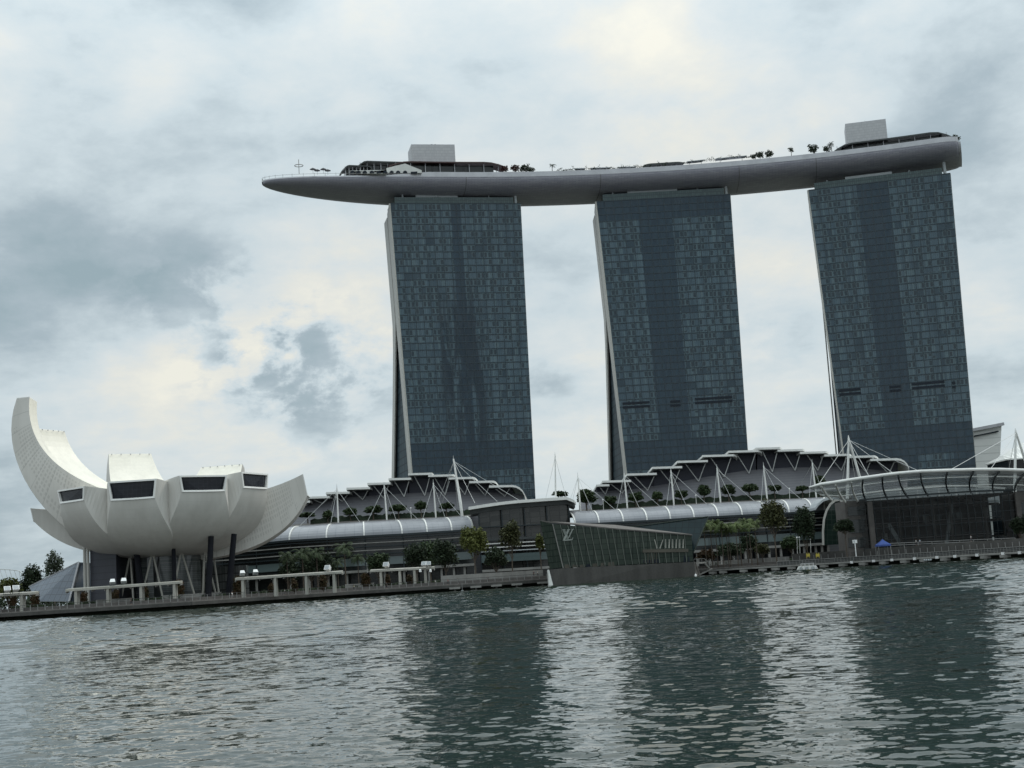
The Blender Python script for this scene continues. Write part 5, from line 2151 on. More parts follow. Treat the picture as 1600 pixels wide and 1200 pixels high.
floodlight('white floodlight at the right end of the short pergola, right of a touching pair', 670, 880.8, 440, 1.5, -20, -8)
for lb, px in (('small white lamp hanging below the short pergola roof, left one', 656.5), ('small white lamp hanging below the short pergola roof, right one', 672.5)):
    p = at(px, 891.5, 438)
    r = thing('hanging_lamp', lb, 'lamp', p, 'white lamps hung under the short pergola')
    mb = MB()
    mb.tube([p + Vector((0, 0, -.45)), p + Vector((0, 0, .3)), p + Vector((0, 0, .5))], [.42, .36, .1], 10)
    mb.build('shade', MT['lampw'], r)
    mb = MB()
    mb.tube([p + Vector((0, 0, .4)), p + Vector((0, 0, 1.3))], .04, 5)
    mb.build('rod', MT['frame'], r)

# floating jetty at the right with its guard rail and white lights
JPX = [(1112, 894.5), (1300, 883.3), (1450, 876), (1640, 866)]
JY = [458, 440, 402, 358]


def jet(px, z):
    y = interp([(a2[0], a2[1]) for a2 in JPX], px)
    Y = interp([(a2[0], b2) for a2, b2 in zip(JPX, JY)], px)
    p = at(px, y, Y)
    p.z = z
    return p


g = thing('jetty', 'long low jetty on piles with a dark guard rail along the right shore', 'jetty', jet(1360, 1.2))
xs = [1110 + i * 15 for i in range(36)]
mb = MB()
mb.shell([[jet(x_, 1.75) + Vector((0, 6, 0)) for x_ in xs], [jet(x_, 1.75) for x_ in xs]], (0, 0, -.5))
mb.build('slab', MT['concrete'], g)
mb = MB()
for a2, b2 in zip(xs[:-1], xs[1:]):
    if a2 >= 1215:
        for zz2, m2 in ((3.05, .16), (2.5, .09), (2.1, .09)):
            mb.bar(jet(a2, zz2) + Vector((0, .3, 0)), jet(b2, zz2) + Vector((0, .3, 0)), m2, m2)
mb.build('guard_rail', MT['rail'], g)
mb = MB()
for x_ in range(1215, 1640, 5):
    p = jet(x_, 1.7) + Vector((0, .3, 0))
    mb.bar(p, p + Vector((0, 0, 1.3)), .12 if (x_ - 1215) % 20 == 0 else .07, .1)
mb.build('balusters', MT['rail'], g)
mb = MB()
mb.shell([[jet(x_, 2.95) + Vector((0, .5, 0)) for x_ in xs if x_ >= 1215], [jet(x_, 1.85) + Vector((0, .5, 0)) for x_ in xs if x_ >= 1215]], (0, .08, 0))
mb.build('mesh_panel', MT['raildk'], g)
for x_ in (1114, 1130, 1162, 1192, 1212, 1237, 1268, 1288, 1318, 1350, 1382, 1415, 1446, 1478, 1510, 1541, 1572):
    p = jet(x_, 0)
    mb = MB()
    mb.box((p.x, p.y + .6, .75), (2.6, 1.4, .75))
    mb.tube([p + Vector((0, .6, -2)), p + Vector((0, .6, .6))], .45, 8)
    mb.build('pile', MT['concrete'], g)
LTS = (1330.5, 1365, 1393.5, 1429, 1464, 1492, 1526.5, 1567, 1593)
for k_, x_ in enumerate(LTS):
    p = jet(x_, 1.45) + Vector((0, -.35, 0))
    mb = MB()
    mb.box((p.x, p.y, p.z), (.85, .5, .75))
    mb.build('light_box', MT['lampw'], g)
# moored white float with fenders
g = thing('moored_float', 'small white floating pontoon with fenders moored by the jetty', 'float', jet(1263, 0) + Vector((0, -4, 0)))
a2, b2 = at(1247, 890.5, 438), at(1279, 888.8, 438)
mb = MB()
z_ = -.1
mb.hexa([Vector((a2.x, 438, z_)), Vector((b2.x, 438, z_)), Vector((b2.x - .7, 438, 1.2)), Vector((a2.x + .8, 438, 1.2)), Vector((a2.x, 441, z_)), Vector((b2.x, 441, z_)), Vector((b2.x - .7, 441, 1.2)), Vector((a2.x + .8, 441, 1.2))])
mb.build('hull', MT['whitesat'], g)
for i in range(6):
    p = Vector((a2.x + .9 + i * .95, 437.8, .5))
    mb = MB()
    mb.tube([p + Vector((0, 0, -.5)), p + Vector((0, 0, .35))], .3, 8)
    mb.build('fender', MT['lampw'] if i % 2 else MT['plant'], g)
mb = MB()
mb.bar((a2.x + 1, 438.3, 1.9), (b2.x - 1.2, 438.3, 1.9), .12, .12)
for i in range(4):
    x_ = a2.x + 1.1 + i * 1.3
    mb.bar((x_, 438.3, 1.1), (x_, 438.3, 1.95), .12, .12)
mb.build('rail', MT['lampw'], g)
# strings of white buoys and small floats
g = thing('buoy_string', 'string of white buoys tied along the jetty', 'buoys', jet(1445, .5))
for i in range(6):
    p = jet(1437 + i * 3.3, .85) + Vector((0, -.7, 0))
    mb = MB()
    mb.loft([[p + Vector((math.cos(j * math.pi / 5) * .3 * math.sin(k2 * math.pi / 6 + .03), math.sin(j * math.pi / 5) * .3 * math.sin(k2 * math.pi / 6 + .03), -.3 * math.cos(k2 * math.pi / 6))) for j in range(10)] for k2 in range(7)])
    mb.build('buoy', MT['plant'], g)
for lb, px, py, hh in (('small white buoy at the foot of the gangway', 1087, 900.5, .9), ('small pale buoy in the water before the jetty, near the blue tent', 1380, 886.5, .7)):
    p = on_z(px, py, 0)
    p = at(px, py, 430)
    p.z = 0
    r = thing('buoy', lb, 'buoy', p)
    mb = MB()
    mb.tube([p + Vector((0, 0, -.2)), p + Vector((0, 0, hh * .5)), p + Vector((0, 0, hh))], [.4, .36, .12], 10)
    mb.build('float', MT['lampw'], r)
    mb = MB()
    mb.tube([p + Vector((0, 0, hh)), p + Vector((0, 0, hh + .7))], .06, 6)
    mb.build('staff', MT['rail'], r)
p = at(722.6, 927, 428)
p.z = 0
r = thing('water_gauge', 'thin pale gauge pole standing in the water before the boardwalk', 'gauge', p)
mb = MB()
mb.tube([p + Vector((0, 0, -1)), p + Vector((0, 0, 2.6))], .09, 6)
mb.build('pole', MT['rail'], r)
mb = MB()
mb.tube([p + Vector((0, 0, -.1)), p + Vector((0, 0, .25))], .4, 8)
mb.build('float', MT['plant'], r)

# blue tent, sign lamp, hand rail of the plaza
p = at(1380, 856, 420)
p.z = DECK + .85
r = thing('market_tent', 'small blue peaked tent before the plaza building', 'tent', p)
zt2 = at(1380, 842.5, 420).z
ze = at(1380, 851, 420).z
mb = MB()
w_ = 1.95
ring = [p + Vector((sx * w_, sy * w_, ze - p.z)) for sx, sy in ((-1, -1), (1, -1), (1, 1), (-1, 1))]
ring2 = [p + Vector((sx * w_ * .3, sy * w_ * .3, (zt2 - p.z) * .88)) for sx, sy in ((-1, -1), (1, -1), (1, 1), (-1, 1))]
ring3 = [p + Vector((sx * .1, sy * .1, zt2 - p.z)) for sx, sy in ((-1, -1), (1, -1), (1, 1), (-1, 1))]
mb.loft([[q - Vector((0, 0, .5)) for q in ring], ring, ring2, ring3])
mb.build('canopy', MT['blue'], r)
for sx, sy in ((-1, -1), (1, -1), (1, 1), (-1, 1)):
    mb = MB()
    q = p + Vector((sx * w_ * .95, sy * w_ * .95, 0))
    mb.tube([q, q + Vector((0, 0, ze - p.z - .4))], .07, 6)
    mb.build('leg', MT['rail'], r)
p = at(1337, 860, 418)
p.z = DECK + .85
r = thing('sign_post', 'white square sign head on a thin post left of the blue tent', 'sign', p)
zz2 = at(1337, 846, 418).z
mb = MB()
mb.tube([p, Vector((p.x, p.y, zz2 - .4))], .14, 8)
mb.build('post', MT['lampw'], r)
mb = MB()
mb.box((p.x, p.y, zz2), (1.35, .3, 1.0))
mb.build('head', MT['lampw'], r)
mb = MB()
mb.box((p.x - .25, p.y - .17, zz2), (.4, .05, .65))
mb.build('panel', MT['plant'], r)
r = thing('plaza_handrail', 'pale double handrail on posts before the plaza glazing', 'railing', at(1490, 850, 428) * Vector((1, 1, 0)) + Vector((0, 0, DECK)))
A, B = at(1391, 849, 428), at(1586, 840.5, 428)
mb = MB()
for dz in (0, -.6):
    mb.bar(A + Vector((0, 0, dz)), B + Vector((0, 0, dz)), .16, .18)
mb.build('rails', MT['rail'], r)
for i in range(10):
    q = A.lerp(B, i / 9)
    mb = MB()
    mb.bar(Vector((q.x, q.y, DECK + .8)), q, .16, .16)
    mb.build('post', MT['rail'], r)
for lb, px in (('yellow floor stand on the raised ledge below the arch portal, left one', 1262.5), ('yellow floor stand on the raised ledge below the arch portal, right one', 1277.5)):
    p = at(px, 868, 440)
    r = thing('floor_stand', lb, 'stand', p, 'yellow stands below the arch')
    mb = MB()
    for dx in (-.5, .5):
        mb.bar(p + Vector((dx, 0, -.8)), p + Vector((dx * .6, 0, .9)), .14, .14)
    mb.build('frame', MT['yellow'], r)
    mb = MB()
    mb.box((p.x, p.y - .1, p.z + .1), (1.2, .1, .9))
    mb.build('board', MT['yellow'], r)
# slender white lamp posts on the terraces and promenade
LP = [('thin white lamp post on the near terrace behind the third mast stays', 642.5, 808, 795, 530), ('thin white lamp post left of the tall cone-shaped terrace tree', 1088, 786, 775, 530),
      ('thin white lamp post on the far terrace left of the canopy tip', 1234, 779, 764.5, 530), ('thin white lamp post left of the arcade trees by the clipped row', 943, 795, 782, 530),
      ('thin white lamp post on the promenade, left of two beside the tall palm', 574, 892, 877, 470), ('thin white lamp post on the promenade, right of two beside the tall palm', 586, 891, 876.5, 470),
      ('thin lamp post before the dark leafy tree by the arch, first of three', 1246, 868, 841, 470), ('thin lamp post before the dark leafy tree by the arch, second of three', 1250, 868, 841, 470), ('thin lamp post before the dark leafy tree by the arch, third of three', 1267, 867, 840, 470)]
for lb, px, yb, yt, Y in LP:
    A, B = at(px, yb, Y), at(px - .8, yt, Y)
    r = thing('lamp_post', lb, 'lamp post', A, 'thin lamp posts')
    mb = MB()
    mb.tube([A - Vector((0, 0, .6)), B], [.13, .09], 6)
    mb.build('post', MT['whitesat'], r)
    mb = MB()
    mb.tube([B, B + Vector((0, 0, .25)), B + Vector((0, 0, .5))], [.15, .34, .2], 8)
    mb.build('lamp_head', MT['lampw'], r)
# hooped footbridge far left
g = thing('hoop_bridge', 'distant footbridge of thin pale hoops at the left edge', 'bridge', at(5, 900, 640))
mb = MB()
L_ = [at(x_, y_, 640) for x_, y_ in ((-30, 889), (0, 889.5), (15, 890), (30, 892), (38, 899))]
mb.tube(L_, .22, 6)
L2 = [p - Vector((0, 0, 6)) for p in L_]
mb.tube(L2, .25, 6)
mb.build('tubes', MT['cable'], g)
mb = MB()
for i in range(4):
    for k_ in range(2):
        p, q = L_[i].lerp(L_[i + 1], k_ * .5), L2[i].lerp(L2[i + 1], k_ * .5 + .4)
        mb.tube([p, q], .12, 5)
mb.build('struts', MT['cable'], g)


# ================================================================== TREES AND PLANTS
def leaves(mb, lumps, n, size, rnd, shell=.55, flat=.6):
    """leaf-sized faces spread through overlapping lumps (centre, radii)"""
    vol = [l[1][0] * l[1][1] * l[1][2] for l in lumps]
    tot = sum(vol)
    for (c, r), v in zip(lumps, vol):
        for _ in range(max(6, int(n * v / tot))):
            while True:
                d = Vector((rnd.uniform(-1, 1), rnd.uniform(-1, 1), rnd.uniform(-1, 1)))
                if .05 < d.length < 1:
                    break
            k_ = shell + (1 - shell) * rnd.random()
            d = d.normalized() * k_ * (1 + .12 * rnd.gauss(0, 1))
            p = Vector(c) + Vector((d.x * r[0], d.y * r[1], d.z * r[2]))
            s = size * rnd.uniform(.6, 1.4)
            a = Vector((rnd.gauss(0, 1), rnd.gauss(0, 1), rnd.gauss(0, flat))).normalized()
            b = a.cross(Vector((rnd.gauss(0, 1), rnd.gauss(0, 1), rnd.gauss(0, 1)))).normalized()
            mb.add([p - a * s, p + b * s * .55, p + a * s, p - b * s * .55], [(0, 1, 2, 3)])


def tree_proto(name, label, cat, H_, trunk_h, lumps, n, size, lm, seed, group=None, tr=.22, limbs=5, shell=.5):
    rnd = random.Random(seed)
    r = thing(name, label, cat, (0, 0, 0), group)
    mb = MB()
    top = Vector((rnd.uniform(-.3, .3), rnd.uniform(-.3, .3), trunk_h + (H_ - trunk_h) * .45))
    mb.tube([(0, 0, -1.0), (0, 0, trunk_h * .5), (top.x * .5, top.y * .5, trunk_h), top], [tr * 1.25, tr, tr * .8, tr * .3], 7)
    for i in range(limbs):
        c, rr = lumps[i % len(lumps)]
        q = Vector((top.x * .5, top.y * .5, trunk_h * rnd.uniform(.75, 1.05)))
        e = Vector(c) + Vector((rnd.uniform(-.3, .3) * rr[0], rnd.uniform(-.3, .3) * rr[1], 0))
        mb.tube([q, q.lerp(e, .5) + Vector((0, 0, .15)), e], [tr * .5, tr * .32, tr * .12], 5)
    mb.build('trunk', MT['trunk'], r)
    mb = MB()
    leaves(mb, lumps, n, size, rnd, shell)
    mb.build('crown', lm, r)
    return r


def lump_cloud(w, h, z, k_, seed, cone=0.0, d=None):
    """an uneven ellipsoid of lumps, half width w, half height h, about height z"""
    rnd = random.Random(seed)
    d = d or w
    L = [((0, 0, z - h * .05), (w * .74, d * .74, h * .74))]
    for i in range(k_):
        a = 2 * math.pi * i / k_ + rnd.uniform(-.35, .35)
        f = -.55 + 1.25 * ((i * 0.618) % 1.0) + rnd.uniform(-.08, .08)
        ring = math.sqrt(max(.05, 1 - min(.98, abs(f)) ** 2)) * (1 - cone * max(0, f + .35) * .75)
        rr = rnd.uniform(.26, .40)
        L.append(((math.cos(a) * w * .72 * ring, math.sin(a) * d * .72 * ring, z + f * h * .82), (w * rr, d * rr, h * rr * 1.05)))
    return L


GT = 'clipped trees on the terraces before the grey walls'
pA = tree_proto('terrace_tree', 'x', 'tree', 5.6, 1.9, lump_cloud(2.6, 1.75, 3.6, 8, 3), 1500, .34, MT['leaf'], 1, GT, .17)
pB = tree_proto('terrace_tree', 'x', 'tree', 5.6, 1.9, lump_cloud(2.5, 2.0, 3.9, 9, 8), 1500, .34, MT['leaf'], 2, GT, .17)
pC = tree_proto('terrace_tree', 'x', 'tree', 7.2, 1.8, lump_cloud(2.5, 2.8, 4.6, 10, 5, .75), 1700, .34, MT['leaf'], 3, GT, .17)
used = set()
TT = [  # px centre, y base, width px, height px, proto, label
    (481, 815, 27, 17, pA, 'clipped terrace tree nearest the petal museum, close to the right petal tip'),
    (512.5, 817, 19, 20, pB, 'small clipped tree left of the first mast, second from the museum'),
    (548, 814, 24, 22, pB, 'clipped round tree just right of the first mast on the near terrace'),
    (583.5, 811, 30, 24, pA, 'widest domed tree on the near terrace, left of the second mast'),
    (623, 808, 27, 23, pA, 'flat-topped clipped tree right of the second mast'),
    (658.5, 806, 22, 24, pB, 'tree left of the third mast with a thin lamp post beside it'),
    (697.5, 803, 24, 20, pA, 'last clipped tree of the near terrace, between third and tallest mast'),
    (917, 798, 34, 38, pC, 'tall dark tree behind the short mast at the left end of the far terrace'),
    (954, 797, 23, 23, pB, 'clipped tree left of the mast under the middle tower corner'),
    (994.5, 794, 23, 26, pB, 'clipped tree right of the mast under the middle tower corner'),
    (1028, 790, 20, 23, pB, 'flat clipped tree left of the mast below the middle tower'),
    (1065, 787, 22, 22, pB, 'clipped tree behind the stays right of the mast below the middle tower'),
    (1100.5, 784, 23, 30, pC, 'cone-shaped tall tree on the far terrace, right of a thin lamp post'),
    (1139, 781, 27, 27, pC, 'broad tapered tree behind the stays of the mast at the middle tower edge'),
    (1172.5, 778, 26, 23, pB, 'dense rounded tree between two masts, left of the tall olive tree'),
    (1211, 775, 23, 20, pA, 'clipped tree half hidden above the tall olive tree'),
    (1254, 773.5, 20, 17, pA, 'small umbrella-shaped tree just left of the glass canopy tip'),
    (1282, 772, 24, 33, pC, 'tree behind the glass canopy tip, right of its mast')]
for i, (px, yb, w_, h_, pr, lb) in enumerate(TT):
    Y = 534 if px < 800 else 537
    p = at(px, yb, Y)
    s = w_ / 4.0 / 4.9
    sz = h_ / 4.0 / (5.7 if pr is not pC else 7.4)
    sc = (s, s, sz)
    if pr.name in used:
        copy_thing(pr, p, lb, sc, rnd_a := random.random() * 6.28, GT)
    else:
        used.add(pr.name)
        pr.location, pr.scale, pr['label'] = p, sc, lb


def big_tree(label, px, yb, H_px, w_px, Y, lm, seed, trunk=.3, k_=14, n=3200, size=.42, cone=.3, name='broadleaf_tree', shell=.35, grp=None):
    s = Y / 2115.0
    hy = 903.8 - .0622 * (px - 800) + (EYE - DECK - .6) / s
    H_px += max(0, hy - yb)
    H_, w_ = H_px * s, w_px * s
    th = H_ * trunk
    ch = (H_ - th) / 2
    r = tree_proto(name, label, 'tree', H_, th, lump_cloud(w_ * .46, ch * .88, th + ch, k_, seed, cone), n, size, lm, seed, grp, max(.18, w_ * .022), 9, shell)
    p = at(px, yb, Y)
    p.z = DECK + .6
    r.location = p
    return r


big_tree('yellow green broad tree on the promenade, brightest left of the glass pavilion', 743, 893, 80, 50, 448, MT['leafyel'], 21, .32, 16, 3600, .40)
big_tree('dark loose tree with two heads just left of the glass pavilion corner', 801, 893, 84, 46, 455, MT['leafol'], 22, .38, 10, 2200, .42)
big_tree('very dark spreading tree left of the yellow green tree', 696, 890, 54, 50, 462, MT['leafdark'], 23, .22, 14, 3000)
big_tree('dark wide tree behind the short pergola, with sparse pale twigs', 651, 890, 48, 48, 464, MT['leafdark'], 24, .25, 12, 2600)
big_tree('tall olive brown tree before the right arcade, on a forked trunk', 1213.5, 874, 104, 48, 455, MT['leafol'], 25, .36, 15, 3600, .40)
big_tree('dark dense tall tree left of the arched portal', 1262, 872, 92, 42, 455, MT['leafdark'], 26, .18, 15, 3400)
big_tree('small dark mushroom-shaped tree right of the arched portal', 1323, 862, 54, 36, 438, MT['leafdark'], 27, .55, 9, 1500)
big_tree('low leafy tree behind the slender palms, near the olive tree', 1172, 872, 42, 40, 490, MT['leafdark'], 28, .3, 10, 1600)
big_tree('slim leafy sapling at the left corner of the glass pavilion', 846, 893, 64, 16, 452, MT['leafyel'], 29, .5, 8, 900, .36)
big_tree('dark rounded tree behind the entry wedge at the far left', 50.5, 914, 38, 40, 520, MT['leafdark'], 30, .15, 12, 2400, .5)
big_tree('airy grey green casuarina behind the blue grey wedge', 85, 914, 64, 42, 540, MT['leafair'], 31, .28, 10, 1300, .5, .6, 'casuarina_tree', .15)
big_tree('pale green bushy tree under the hoop bridge at the left edge', 14, 925, 28, 52, 440, MT['leafyel'], 32, .15, 9, 1500, .5)
big_tree('tree far behind the flat white roof, only its crown showing', 883.5, 898, 131, 28, 640, MT['leaf'], 33, .90, 8, 700, .6)
big_tree('dark low tree at the right end beyond the plaza pier', 1597, 858, 54, 34, 436, MT['leafdark'], 34, .25, 9, 1300)
big_tree('dark shrub-like tree behind the pergola under the palms', 452, 905, 40, 40, 470, MT['leafdark'], 35, .15, 9, 1500)
big_tree('dark low tree left of the tall palm behind the right pergolas', 512, 897, 40, 34, 475, MT['leafdark'], 36, .2, 9, 1300)
big_tree('brown leafed low tree behind the pavilion gangway', 1105, 886, 30, 34, 468, MT['leafred'], 37, .2, 9, 1300)
big_tree('low bush-like tree right of the slender palm row', 1192, 876, 30, 30, 470, MT['leafol'], 38, .3, 8, 900)


big_tree('broad dark tree behind the pergola under the palms, left of the tall palm', 487, 905, 52, 58, 476, MT['leafdark'], 41, .2, 13, 2600)
big_tree('mid green tree behind the left end of the short pergola', 592, 900, 44, 44, 470, MT['leaf'], 42, .22, 12, 2000)
big_tree('wide green tree between the two very dark trees, farther back', 673, 898, 60, 52, 480, MT['leaf'], 43, .25, 13, 2400)
big_tree('dark green tree behind the dark loose two-headed tree', 776, 895, 46, 44, 480, MT['leafdark'], 44, .25, 11, 1800)
big_tree('dark green tree behind the middle of the slender palms', 1143, 880, 36, 52, 488, MT['leafdark'], 45, .2, 11, 1800)
big_tree('round mid green tree between the olive tree and the dark dense one', 1238, 878, 44, 34, 482, MT['leaf'], 46, .3, 10, 1500)


# palms
def palm_proto(label, H_, crown, lm, seed, nf=15, tr=.16, grp=None):
    rnd = random.Random(seed)
    r = thing('palm_tree', label, 'palm', (0, 0, 0), grp)
    mb = MB()
    b_x = rnd.uniform(-.25, .25)
    mb.tube([(0, 0, -1), (b_x * .5, 0, H_ * .5), (b_x, 0, H_)], [tr * 1.3, tr, tr * .8], 8)
    mb.build('trunk', MT['trunk'], r)
    mb = MB()
    for i in range(nf):
        a = 2 * math.pi * i / nf + rnd.uniform(-.2, .2)
        el = rnd.uniform(-.1, 1.25)
        L_ = crown * rnd.uniform(.8, 1.1)
        pts = []
        d = Vector((math.cos(a) * math.cos(el), math.sin(a) * math.cos(el), math.sin(el)))
        p = Vector((b_x, 0, H_))
        for k_ in range(8):
            pts.append(p.copy())
            p = p + d * (L_ / 7)
            d = (d + Vector((0, 0, -.23 - .05 * k_))).normalized()
        sd_ = Vector((-math.sin(a), math.cos(a), 0))
        for k_ in range(7):
            p, q = pts[k_], pts[k_ + 1]
            for m2 in (0, .5):
                c = p.lerp(q, m2)
                ln = crown * .26 * (math.sin(math.pi * (k_ + m2 + 1) / 9) ** .7)
                for s_ in (-1, 1):
                    tip = c + sd_ * s_ * ln + (q - p) * .6 + Vector((0, 0, -ln * rnd.uniform(.35, .8)))
                    w_ = (q - p) * .28
                    mb.add([c - w_ * .5, c + w_ * .8, tip], [(0, 1, 2)])
            mb.add([p + Vector((0, 0, .04)), q + Vector((0, 0, .04)), q + sd_ * .1, p + sd_ * .1], [(0, 1, 2, 3)])
    mb.build('crown', lm, r)
    return r


GP = 'slender palms in a row before the long arcade'
pp = palm_proto('x', 13.4, 3.9, MT['leafpalm'], 5, 26, .15, GP)
pp2 = palm_proto('x', 12.9, 3.7, MT['leafpalm'], 6, 24, .14, GP)
PALMS = [(1103, 'slender palm at the left end of the row, nearest the pavilion crystal'), (1112.5, 'slender palm second from the left in the close row'), (1121, 'slender palm third from the left in the close row'),
         (1130, 'slender palm fourth from the left in the close row'), (1138, 'slender palm in the middle of the row, a touch taller'), (1141, 'slender palm crowding behind the middle one of the row'),
         (1152.5, 'slender palm just right of the middle of the row'), (1158, 'slender palm fourth from the right end of the row'), (1169, 'slender palm third from the right end of the row'),
         (1174, 'slender palm second from the right end of the row'), (1183, 'slender palm at the right end of the row')]
for i, (px, lb) in enumerate(PALMS):
    p = at(px, 868, 462 + (i % 3) * 3)
    p.z = DECK + .8
    pr = pp if i % 2 == 0 else pp2
    sc = .90 + .12 * random.random()
    if i < 2:
        pr.location, pr['label'] = p, lb
    else:
        copy_thing(pr, p, lb, sc, random.random() * 6.28, GP)
GP2 = 'shaded palms behind the pergolas right of the museum'
pq = palm_proto('shaded palm behind the pergola, left of the tall one near the arcade', 12.0, 4.6, MT['leafpalmd'], 7, 24, .2, GP2)
pq.location = at(474, 905, 452) * Vector((1, 1, 0)) + Vector((0, 0, DECK + .8))
for px, lb, s, Y in ((449, 'shaded palm nearest the museum right petal, behind the pergola', .95, 455), (496, 'shaded palm between two others, behind the right part of the pergola', 1.0, 456), (540, 'tall green palm standing clear between the two right pergolas', 1.06, 448),
                     (560, 'lower palm right of the tall clear one, by the thin lamp posts', .78, 452), (528, 'low shaded palm left of the tall clear one', .72, 455)):
    p = at(px, 895, Y)
    p.z = DECK + .8
    copy_thing(pq, p, lb, s, random.random() * 6.28, GP2)

# russet topiary shrubs by the pergolas
GS = 'russet clipped shrubs among the pergolas'
rnd = random.Random(9)
sh = thing('shrub', 'x', 'shrub', (0, 0, 0), GS)
mb = MB()
leaves(mb, [((0, 0, 1.6), (1.15, 1.15, 1.7)), ((.3, 0, 3.0), (1.0, 1.0, 1.1)), ((-.3, .2, 2.2), (1.2, 1.0, 1.2)), ((0, 0, .7), (1.25, 1.25, .9))], 1300, .24, rnd, .6)
mb.build('foliage', MT['leafred'], sh)
mb = MB()
mb.tube([(0, 0, -.6), (0, 0, 2.4)], [.14, .06], 6)
mb.build('stem', MT['trunk'], sh)
SH = [(55, 938, 392, 1.0, 'russet shrub right of the pergola at the left edge of the view'), (131, 935, 396, .95, 'russet shrub behind the first bay of the pergola by the slab wall'), (180, 931, 398, .95, 'russet shrub behind the second bay of the pergola by the slab wall'),
      (227, 927, 400, .9, 'russet shrub behind the third bay of the pergola by the slab wall'), (281, 924, 402, 1.15, 'olive russet shrub at the right end of the pergola by the slab wall'), (371, 917, 408, 1.15, 'russet shrub at the left end of the pergola under the palms'),
      (424, 915, 414, .8, 'russet shrub in the second bay of the pergola under the palms'), (460, 913, 416, .8, 'russet shrub in the third bay of the pergola under the palms'), (505, 909, 420, .95, 'russet shrub near the right end of the pergola under the palms'),
      (571, 906, 438, 1.2, 'bright russet shrub at the left end of the short pergola'), (606, 902, 446, .8, 'russet shrub behind the left half of the short pergola'), (640, 900, 448, .85, 'russet shrub behind the right half of the short pergola'), (20, 940, 392, .9, 'russet shrub below the left-edge pergola roof')]
for i, (px, y_, Y, s, lb) in enumerate(SH):
    p = at(px, y_, Y)
    p.z = DECK + .85
    if i == 0:
        sh.location, sh['label'] = p, lb
        sh.scale = (s, s, s * 1.15)
    else:
        copy_thing(sh, p, lb, (s, s, s * (.9 + .35 * random.random())), random.random() * 6.28, GS)

# plants on the sky deck
GD = 'trees and palms growing on the sky deck'
dk = tree_proto('deck_tree', 'x', 'tree', 4.4, .6, lump_cloud(2.1, 1.9, 2.2, 9, 44), 500, .30, MT['leafdark'], 44, GD, .12, 4)
dr = tree_proto('deck_tree', 'x', 'tree', 4.4, .6, lump_cloud(1.9, 1.9, 2.2, 9, 45), 500, .30, leafmat('dark red leaves', (.055, .022, .018), (.085, .036, .028)), 45, GD, .12, 4)
dp = palm_proto('x', 3.6, 1.9, MT['leafdark'], 46, 12, .12, GD)
da = tree_proto('deck_tree', 'x', 'tree', 4.6, 1.4, lump_cloud(1.3, 1.7, 2.9, 6, 47), 160, .26, MT['leafair'], 47, GD, .12, 5, .1)
DT = [(795, dr, .85, 'dark red leafed tree on the deck, first right of the red brown canopy'), (812, dr, .95, 'dark red leafed tree on the deck, second right of the red brown canopy'),
      (828, dk, 1.05, 'dark green tree on the deck right of the two red trees'), (838, dk, .7, 'low dark green tree on the deck right of the red pair'), (870, dp, 1.0, 'lone palm on the deck between the first two towers'),
      (1182, dk, .62, 'dark tree at the left of the deck clump between middle and right towers'), (1192, dk, .85, 'dark tree in the middle of the deck clump between the right towers'), (1206, dk, .9, 'densest dark tree of the deck clump between the right towers'),
      (1240, da, 1.0, 'airy bare tree on the deck before the right tower'), (1274, dk, 1.1, 'round dark tree on the deck left of the long zinc canopy'), (1294, dk, .8, 'dark tree against the left end of the long zinc canopy'), (1302, dp, 1.0, 'palm against the left end of the long zinc canopy'),
      (1493, da, .95, 'wind-blown airy tree at the blunt deck tip, left one'), (1498, da, .75, 'wind-blown airy tree at the very end of the deck')]
for i, (px, pr, s, lb) in enumerate(DT):
    y_ = interp([(795, 265), (870, 266), (1000, 262), (1150, 247), (1300, 233), (1480, 218), (1500, 219)], px)
    p = arc(th_at(px, y_, 648), -15 if px < 1480 else -11, ZD + .6)
    p.z = z_at(px, y_ + 5, th_at(px, y_, 648), -15 if px < 1480 else -11)
    if pr['label'] == 'x':
        pr.location, pr.scale, pr['label'] = p, (s * 1.35, s * 1.35, s * 1.2), lb
    else:
        copy_thing(pr, p, lb, (s * 1.35, s * 1.35, s * 1.2), random.random() * 6.28, GD)
